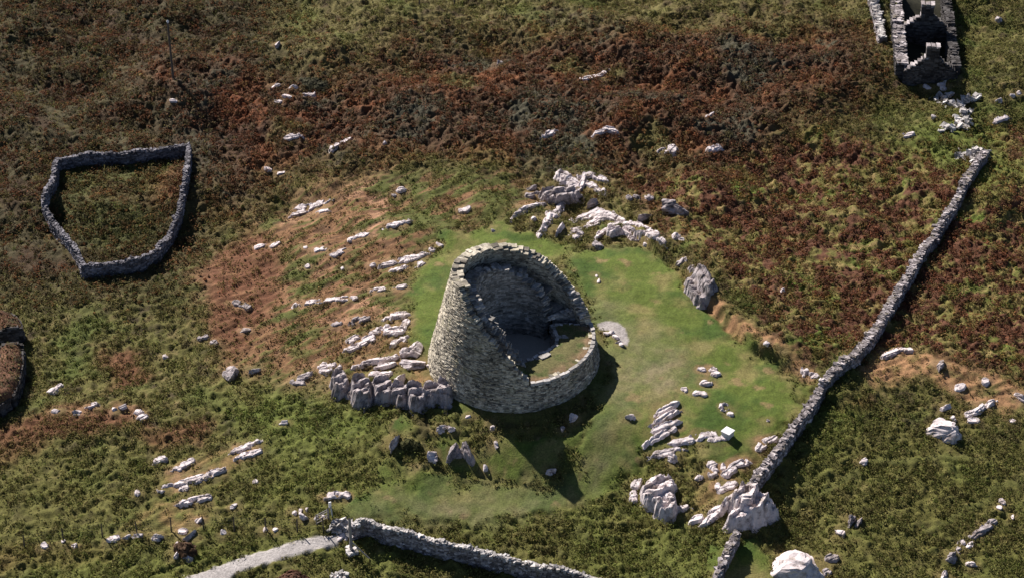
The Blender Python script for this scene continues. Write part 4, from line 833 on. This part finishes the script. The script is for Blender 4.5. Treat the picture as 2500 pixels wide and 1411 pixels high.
m_, N_, L_, B_ = mat('shade_dark_floor'); n_ = pnoise(N_, L_, 3, 5, 0.7); r_ = ramp(N_, [(0.3, (0.015, 0.015, 0.01)), (0.7, (0.045, 0.042, 0.025))]); L_.new(n_.outputs[0], r_.inputs[0]); L_.new(r_.outputs[0], B_.inputs['Base Color'])  # near-black floor colour paints in the shade between the walls
fl = [ex * a_ + ey * b_ for b_ in np.linspace(0.3, DEP + 18, 40) for a_ in np.linspace(0.3, wid - 0.3, 12)]; fp = np.array([(w_[0], w_[1], float(hgt(np.array([p0[0] + w_[0]]), np.array([p0[1] + w_[1]]))[0]) - zb - 0.95 + 0.08 * float(fbm(w_[0], w_[1], 0.8, 5))) for w_ in fl])
i = np.arange(39 * 11); a = i // 11 * 12 + i % 11; obj('floor', fp, np.stack([a, a + 1, a + 13, a + 12], 1), m_, cottage, smooth=True)
# outer lean-to wall along the left of the cottage, half buried in grass
lo = [np.array(at(px, py, 0.6)[:2]) for px, py in ((2156, 92), (2147, 55), (2137, 15), (2126, -30))]
build_wall('collapsed_wall', 'low collapsed wall running up beside the far room of the roofless cottage', 'wall', lo, 0.6, 0.9, 44, None, (M_WALL, M_PALE))
KEEP_OUT.append(([p0[:2] - ex * 0.8 - ey * 0.6, p0[:2] + ex * (wid + 0.8) - ey * 0.6, p0[:2] + ex * (wid + 0.8) + ey * 30, p0[:2] - ex * 0.8 + ey * 30], 0.0))

# ------------------------------------------------------------------ turf topped ruin at the left edge
def turf_ruin():
    q0 = at(20, 900); t = thing('turf_ruin', 'thick walled ruin with russet turf on its walls, cut by the left edge', 'house', tuple(q0))
    O = np.array(q0)
    def piece(name, pts, h, thick, seed):
        line = [at(px, py, h)[:2] for px, py in pts]; P, q = resample(line, 0.16); d = np.gradient(P, axis=0); d /= np.linalg.norm(d, axis=1)[:, None]
        nrm = np.stack([-d[:, 1], d[:, 0]], 1); g = hgt(P[:, 0], P[:, 1]); us = np.linspace(-1, 1, 15)
        prof = h * (1 - 0.35 * np.abs(us) ** 3); K = len(us)
        V = P[:, None, :] + nrm[:, None, :] * (us * thick / 2)[None, :, None]
        zz = g[:, None] + prof[None] + 0.30 * fbm(V[..., 0], V[..., 1], 1.0, seed, 4)
        top = np.concatenate([V, zz[..., None]], 2).reshape(-1, 3); n = len(P)
        i = np.arange((n - 1) * (K - 1)); a = i // (K - 1) * K + i % (K - 1); F = [np.stack([a, a + 1, a + K + 1, a + K], 1)]
        c = np.empty((len(top), 3)); c[:] = (0.105, 0.050, 0.028); nn = fbm(top[:, 0], top[:, 1], 1.0, seed + 3, 3)
        c = lerp(c, (0.17, 0.09, 0.05), sstep(0, 0.5, nn)); c = lerp(c, (0.07, 0.055, 0.028), sstep(0, 0.5, -nn))
        pt = obj(name, top - O, F[0], M_GROUND, t, cols=c, smooth=True)
        rg = np.random.default_rng(seed); C = []; H = []; Y = []
        for s in (-1, 1):
            for k in range(0, n, 2):
                for z in np.arange(-0.5, h * 0.72, 0.2):
                    w = P[k] + nrm[k] * s * (thick / 2 - 0.12 + 0.06 * (z < 0.5)); C.append((w[0], w[1], g[k] + z)); H.append((0.24, 0.2, 0.115)); Y.append(math.atan2(d[k, 1], d[k, 0]))
        for k in (0, n - 1):
            for o in np.linspace(-0.8, 0.8, 6):
                for z in np.arange(-0.3, h * (1 - 0.3 * abs(o) ** 3) - 0.1, 0.2):
                    w = P[k] + nrm[k] * o * thick / 2; C.append((w[0], w[1], g[k] + z)); H.append((0.16, 0.2, 0.115)); Y.append(math.atan2(d[k, 1], d[k, 0]))
        N_ = 1500; q_ = top[rg.integers(0, len(top), N_)] + rg.normal(0, 0.06, (N_, 3)) * [1, 1, 0.5] + [0, 0, 0.03]; u = rg.normal(0, 1, (N_, 3)) * [1, 1, 0.6]; u /= np.linalg.norm(u, axis=1)[:, None]; w_ = np.cross(u, rg.normal(0, 0.5, (N_, 3)) + [0, 0, 1.0]); sz = rg.uniform(0.04, 0.12, (N_, 1))
        gq = np.stack([q_ - u * sz, q_ + w_ * sz * 0.6, q_ + u * sz, q_ - w_ * sz * 0.6], 1).reshape(-1, 3) - O; gc = np.repeat(np.array([(0.16, 0.075, 0.04), (0.10, 0.05, 0.03), (0.15, 0.12, 0.05), (0.08, 0.075, 0.03)])[rg.integers(0, 4, N_)] * rg.uniform(0.7, 1.4, (N_, 1)), 4, 0)
        obj('dry_grass', gq, np.arange(4 * N_).reshape(-1, 4), M_LEAF, pt, cols=gc)['kind'] = 'stuff'
        V2, F2 = boxes(C, H, Y, rg, 0.15); obj('stone_facing', V2 - O, F2, M_HOUSE_SHADED, pt)
        KEEP_OUT.append((np.concatenate([P + nrm * thick * 0.6, (P - nrm * thick * 0.6)[::-1]])[::6], 0.1))
    piece('turf_wall', [(-140, 758), (-80, 758), (-16, 761), (10, 770), (22, 784), (24, 796)], 1.7, 2.0, 51)
    piece('turf_wall', [(24, 836), (24, 875), (16, 920), (2, 950), (-22, 966), (-70, 972), (-140, 974)], 1.7, 2.0, 52)
turf_ruin()
# ------------------------------------------------------------------ the rocks, built where they were listed
for r_ in ROCKS: one_rock(*r_)
def rubble(name, label, pts, n, seed, spread=0.5, size=0.28):
    rg = np.random.default_rng(seed); C = []; H = []
    for _ in range(n):
        k = rg.integers(0, len(pts)); px, py, r = pts[k]; p = at(px, py); a = rg.uniform(0, 2 * np.pi); q = abs(rg.normal(0, r * spread))
        x, y = p[0] + q * math.cos(a), p[1] + q * math.sin(a); s = size * rg.uniform(0.3, 0.95)
        C.append((x, y, float(hgt(x, y)) + rg.uniform(0.0, 0.45) * max(0, 1 - q / r))); H.append((s * rg.uniform(.8, 1.5), s, s * rg.uniform(.5, .9)))
    V, F = boxes(C, H, rg.uniform(0, 3.14, n), rg, 0.22, 0.4); loc = tuple(at(*pts[0][:2]))
    return tag(obj(name, V, F, M_PALE, loc=loc), label, 'rubble', 'heaps of fallen stones')
rubble('rubble_heap', 'crooked heap of fallen stones between the cottage gable and the wall end', [(2298, 240, 1.1), (2310, 255, 1.2), (2330, 258, 1.2), (2345, 265, 1.2), (2352, 280, 1.3), (2350, 295, 1.4), (2335, 308, 1.4), (2358, 305, 1.2), (2322, 320, 1.2), (2350, 250, .8), (2365, 247, .6), (2385, 241, .6)], 130, 5)
rubble('rubble_heap', 'spill of pale stones at the upper end of the long wall', [(2398, 372, .8), (2380, 378, 1.0), (2365, 382, 1.0), (2340, 386, 1.0), (2385, 395, 1.0), (2405, 385, .8)], 80, 6, size=0.24)
rubble('rubble_heap', 'dark heap of stones in grass at the bottom edge below the wall', [(815, 1408, .5), (835, 1404, .5), (848, 1410, .5), (826, 1416, .5)], 26, 7, size=0.2)
# ------------------------------------------------------------------ gate, posts, fence, pole, white block
def plain(name, col, rough=0.8, var=0.25):
    m, N, L, b = mat(name, rough); n = pnoise(N, L, 9, 4, 0.7); r = ramp(N, [(0.3, tuple(c * (1 - var) for c in col)), (0.7, tuple(c * (1 + var) for c in col))])
    L.new(n.outputs[0], r.inputs[0]); L.new(r.outputs[0], b.inputs['Base Color']); return m
M_WOOD = plain('weathered_timber', (0.30, 0.27, 0.25)); M_DWOOD = plain('dark_timber', (0.10, 0.08, 0.065)); M_WHITE = plain('white_paint', (0.78, 0.76, 0.74), 0.6, 0.06)
M_WIRE = plain('rusty_wire', (0.16, 0.13, 0.11)); M_CER = plain('white_ceramic', (0.75, 0.75, 0.75), 0.3, 0.03); M_TIN = plain('galvanised_steel', (0.36, 0.40, 0.41), 0.5)
def up(p, h): return np.array(p) + np.array([0, 0, h])
# tall gate post with a stay
b0 = np.array(at(858, 1346)); t = thing('gate_post', 'tall weathered timber post with a slanting stay at the end of the pale topped wall', 'post', tuple(b0))
V, F = tube((0, 0, -0.3), (-0.02, 0.0, 3.3), 0.13, 0.11); obj('post', V, F, M_WOOD, t)
e = np.array(at(902, 1363)) - b0; V, F = tube((0.08, 0, 0.95), e + np.array([0, 0, 0.02]), 0.05, 0.05); obj('stay', V, F, M_WOOD, t)
rg = np.random.default_rng(3); C = [(-.25, -.1, .1), (.28, .15, .12), (-.15, -.4, .1), (.1, -.3, .08), (.35, -.15, .1), (-.3, .3, .15)]
obj('packing_stones', *boxes(C, [(0.17, 0.15, 0.15)] * 6, rg.uniform(0, 3, 6), rg, 0.2, 0.2), M_PALE, t)
# small gate: hanging posts, rails
g0 = np.array(at(802, 1268)); g1 = np.array(at(773, 1283)); t = thing('field_gate', 'low timber hand gate standing open left of the wall end', 'gate', tuple(g0))
V, F = tube((0, 0, -.2), (0, 0, 1.15), 0.08); obj('hanging_post', V, F, M_WOOD, t)
e = g1 - g0; parts = []
for z in (0.25, 0.55, 0.85, 1.05): parts.append(tube((0, 0, z), e + np.array([0, 0, z]), 0.035, n=6))
parts.append(tube(e + np.array([0, 0, .15]), e + np.array([0, 0, 1.15]), 0.045)); parts.append(tube((0, 0, .25), e + np.array([0, 0, 1.05]), 0.03, n=6)); obj('gate_leaf', *join(parts), M_WOOD, t)
s0 = np.array(at(812, 1262)); t = thing('signpost', 'leaning blue green post with a white top beside the gate', 'post', tuple(s0))
V, F = tube((0, 0, -.2), (-0.1, 0.05, 1.05), 0.06); obj('post', V, F, M_TIN, t); V, F = boxes([(-0.16, 0.07, 1.2)], [(0.10, 0.045, 0.27)], [0.3], rg, 0.02, 0.0); obj('white_top', V, F, M_WHITE, t)
# rough end of the wall and the step stones by the path
rubble('wall_end', 'rough heap of wall stones between gate and tall post', [(815, 1285, .5), (828, 1283, .6), (840, 1288, .6), (848, 1298, .5), (832, 1296, .6), (820, 1293, .5), (838, 1278, .5), (845, 1283, .5)], 95, 9, 0.6, 0.2)
# post and wire fence
pts = [(60, 1335), (155, 1318), (250, 1308), (335, 1303), (418, 1293), (497, 1289), (572, 1292), (650, 1293), (726, 1296), (790, 1294)]
P = [np.array(at(*p)) for p in pts]; t = thing('wire_fence', 'thin post and wire fence running left from the gate', 'fence', tuple(P[4]))
for i_, p in enumerate(P):
    V, F = tube(p - P[4] + np.array([0, 0, -.2]), p - P[4] + np.array([0.03 * (-1) ** i_, 0, 1.25]), 0.06, 0.05); obj('post', V, F, M_DWOOD, t)
parts = [tube(P[i_] - P[4] + np.array([0, 0, z]), P[i_ + 1] - P[4] + np.array([0, 0, z]), 0.008, n=4) for i_ in range(len(P) - 1) for z in (0.3, 0.6, 0.9, 1.15)]
obj('wire', *join(parts), M_WIRE, t)
# telegraph pole
b0 = np.array(at(423, 192)); sc = scale_at(b0); hp = 135 / (sc * math.cos(math.radians(28)))
t = thing('utility_pole', 'lone dark timber pole with a white insulator on the brown moor', 'pole', tuple(b0))
V, F = tube((0, 0, -.5), (-0.02, 0, hp), 0.13, 0.09); obj('pole', V, F, M_DWOOD, t)
parts = [tube((0, 0, hp - 0.05), (0, 0, hp + 0.12), 0.10, 0.13), tube((0, 0, hp + 0.12), (0, 0, hp + 0.26), 0.13, 0.05)]; obj('insulator', *join(parts), M_CER, t)
# posts of the far fence at the top
for k_, (px, py, hh) in enumerate(((1024, 14, 1.2), (1109, 16, 1.5))):
    b0 = np.array(at(px, py)); V, F = tube((0, 0, -.3), (0.02, 0, hh), 0.07); o = obj('fence_post', V, F, M_DWOOD); o.location = b0
    tag(o, ('thin dark post, left of two at the top edge', 'taller dark post, right of two at the top edge')[k_], 'post', 'posts at the top edge')
# white block near the long wall
b0 = np.array(at(1776, 1064)); yaw = math.radians(50); t = thing('white_block', 'square white box on the grass left of the long wall', 'box', tuple(b0))
rg = np.random.default_rng(8); V, F = boxes([(0, 0, 0.2)], [(0.36, 0.36, 0.30)], [yaw], rg, 0.01, 0); obj('body', V, F, M_TIN, t)
V, F = boxes([(0, 0, 0.535)], [(0.41, 0.41, 0.035)], [yaw], rg, 0.005, 0); obj('lid', V, F, M_WHITE, t)

# ------------------------------------------------------------------ plants
def wmask(f): return f
rk = lambda *c: c
def lump(name, label, cat, blobs, col, seed, leaf=0.16, group=None):
    """one bush: a mass of leaf clumps over humps at pixel places (px, py, radius, height)"""
    rg = np.random.default_rng(seed); VV = []; CC = []; O = np.array(at(*blobs[0][:2]))
    for px, py, r, h in blobs:
        p = np.array(at(px, py)); n = int(520 * r * r) + 150; d = rg.normal(0, 1, (n, 3)); d[:, 2] = np.abs(d[:, 2]); d /= np.linalg.norm(d, axis=1)[:, None]
        bulge = 0.8 + 0.35 * gnoise(d[:, 0] * 3 + seed, d[:, 1] * 3 + d[:, 2] * 2, seed)
        q = p + d * np.array([r, r, h]) * (bulge * rg.uniform(0.78, 1.08, n))[:, None]
        u = rg.normal(0, 1, (n, 3)); u -= 0.85 * d * (u * d).sum(1, keepdims=True); u /= np.linalg.norm(u, axis=1)[:, None]; w = np.cross(d, u); w /= np.linalg.norm(w, axis=1)[:, None] + 1e-9; s = leaf * rg.uniform(.5, 1.3, (n, 1))
        VV.append(np.stack([q - u * s, q + w * s * .7, q + u * s, q - w * s * .7], 1).reshape(-1, 3)); CC.append(np.repeat(np.array(col)[None] * rg.uniform(.5, 1.5, (n, 1)), 4, 0))
    V = np.concatenate(VV); o = obj(name, V, np.arange(len(V)).reshape(-1, 4), M_LEAF, cols=np.concatenate(CC), loc=tuple(O)); return tag(o, label, cat, group)
lump('bush', 'dark bush growing against the right of a rounded pale rock', 'bush', [(1000, 1085, .6, .6), (1015, 1090, .6, .5), (985, 1090, .5, .5)], (0.09, 0.09, 0.035), 61)
lump('bush', 'brown bush on a white faced rock below the fence', 'bush', [(455, 1345, .8, .8), (440, 1338, .6, .6), (468, 1350, .5, .5)], (0.13, 0.08, 0.05), 62)
lump('bush', 'rounded russet bush cut by the bottom edge below the path', 'bush', [(714, 1420, 1.2, .8), (690, 1424, .8, .5), (742, 1424, .8, .5)], (0.15, 0.08, 0.055), 63)
lump('bush', 'dark heather bush under the brow on the upper left moor', 'bush', [(765, 208, 1.4, .7), (785, 214, 1.2, .6), (745, 204, 1.0, .6)], (0.08, 0.075, 0.045), 64)
HE = np.array
a_he = lambda x, y, m: np.maximum(m['heather'] * 0.95 * sstep(-0.5, 0.1, m['n2']), m['dark'] * 0.7) * (1 - m['short'])
plants('heather_clumps', 'springy brown heather and dead bracken covering the upper moor', 30000, 101, a_he, (0.15, 0.75), 0.078, 20, pick([(0.145, 0.052, 0.026), (0.08, 0.035, 0.023), (0.045, 0.030, 0.02), (0.07, 0.066, 0.04), (0.10, 0.085, 0.03)], [.26, .25, .17, .17, .15]))
a_br = lambda x, y, m: m['bracken'] * (0.35 + 0.65 * sstep(-0.28, 0.08, m['n2'] + 0.3 * m['n1'])) * (1 - m['tanb']) * (1 - m['short'])
plants('bracken_clumps', 'red brown bracken clumps scattered over the right hand moor', 18000, 102, a_br, (0.15, 0.75), 0.078, 20, pick([(0.15, 0.056, 0.026), (0.095, 0.040, 0.023), (0.055, 0.034, 0.022), (0.16, 0.125, 0.045)], [.34, .3, .18, .18]))
a_gr = lambda x, y, m: (1 - 0.7 * m['tanb']) * (1 - 0.25 * m['yellow']) * np.clip(1 - m['heather'] - 0.8 * m['bracken'] - 0.6 * m['dark'], 0, 1) * np.where(m['short'] > 0.4, 0.5, 0.9) * np.where(x + 0.3 * y < 0, 0.35 + 0.65 * sstep(-0.25, 0.15, m['st']), 1)
plants('tussock_grass', 'olive and straw tussocks of rough grass on the slopes', 60000, 103, a_gr, (0.10, 0.55), 0.058, 13, pick([(0.092, 0.096, 0.030), (0.155, 0.128, 0.052), (0.042, 0.036, 0.018), (0.060, 0.038, 0.022), (0.075, 0.10, 0.025)], [.28, .26, .18, .10, .18]), 0.65)
print('verts', sum(len(o.data.vertices) for o in scn.objects if o.type == 'MESH'))
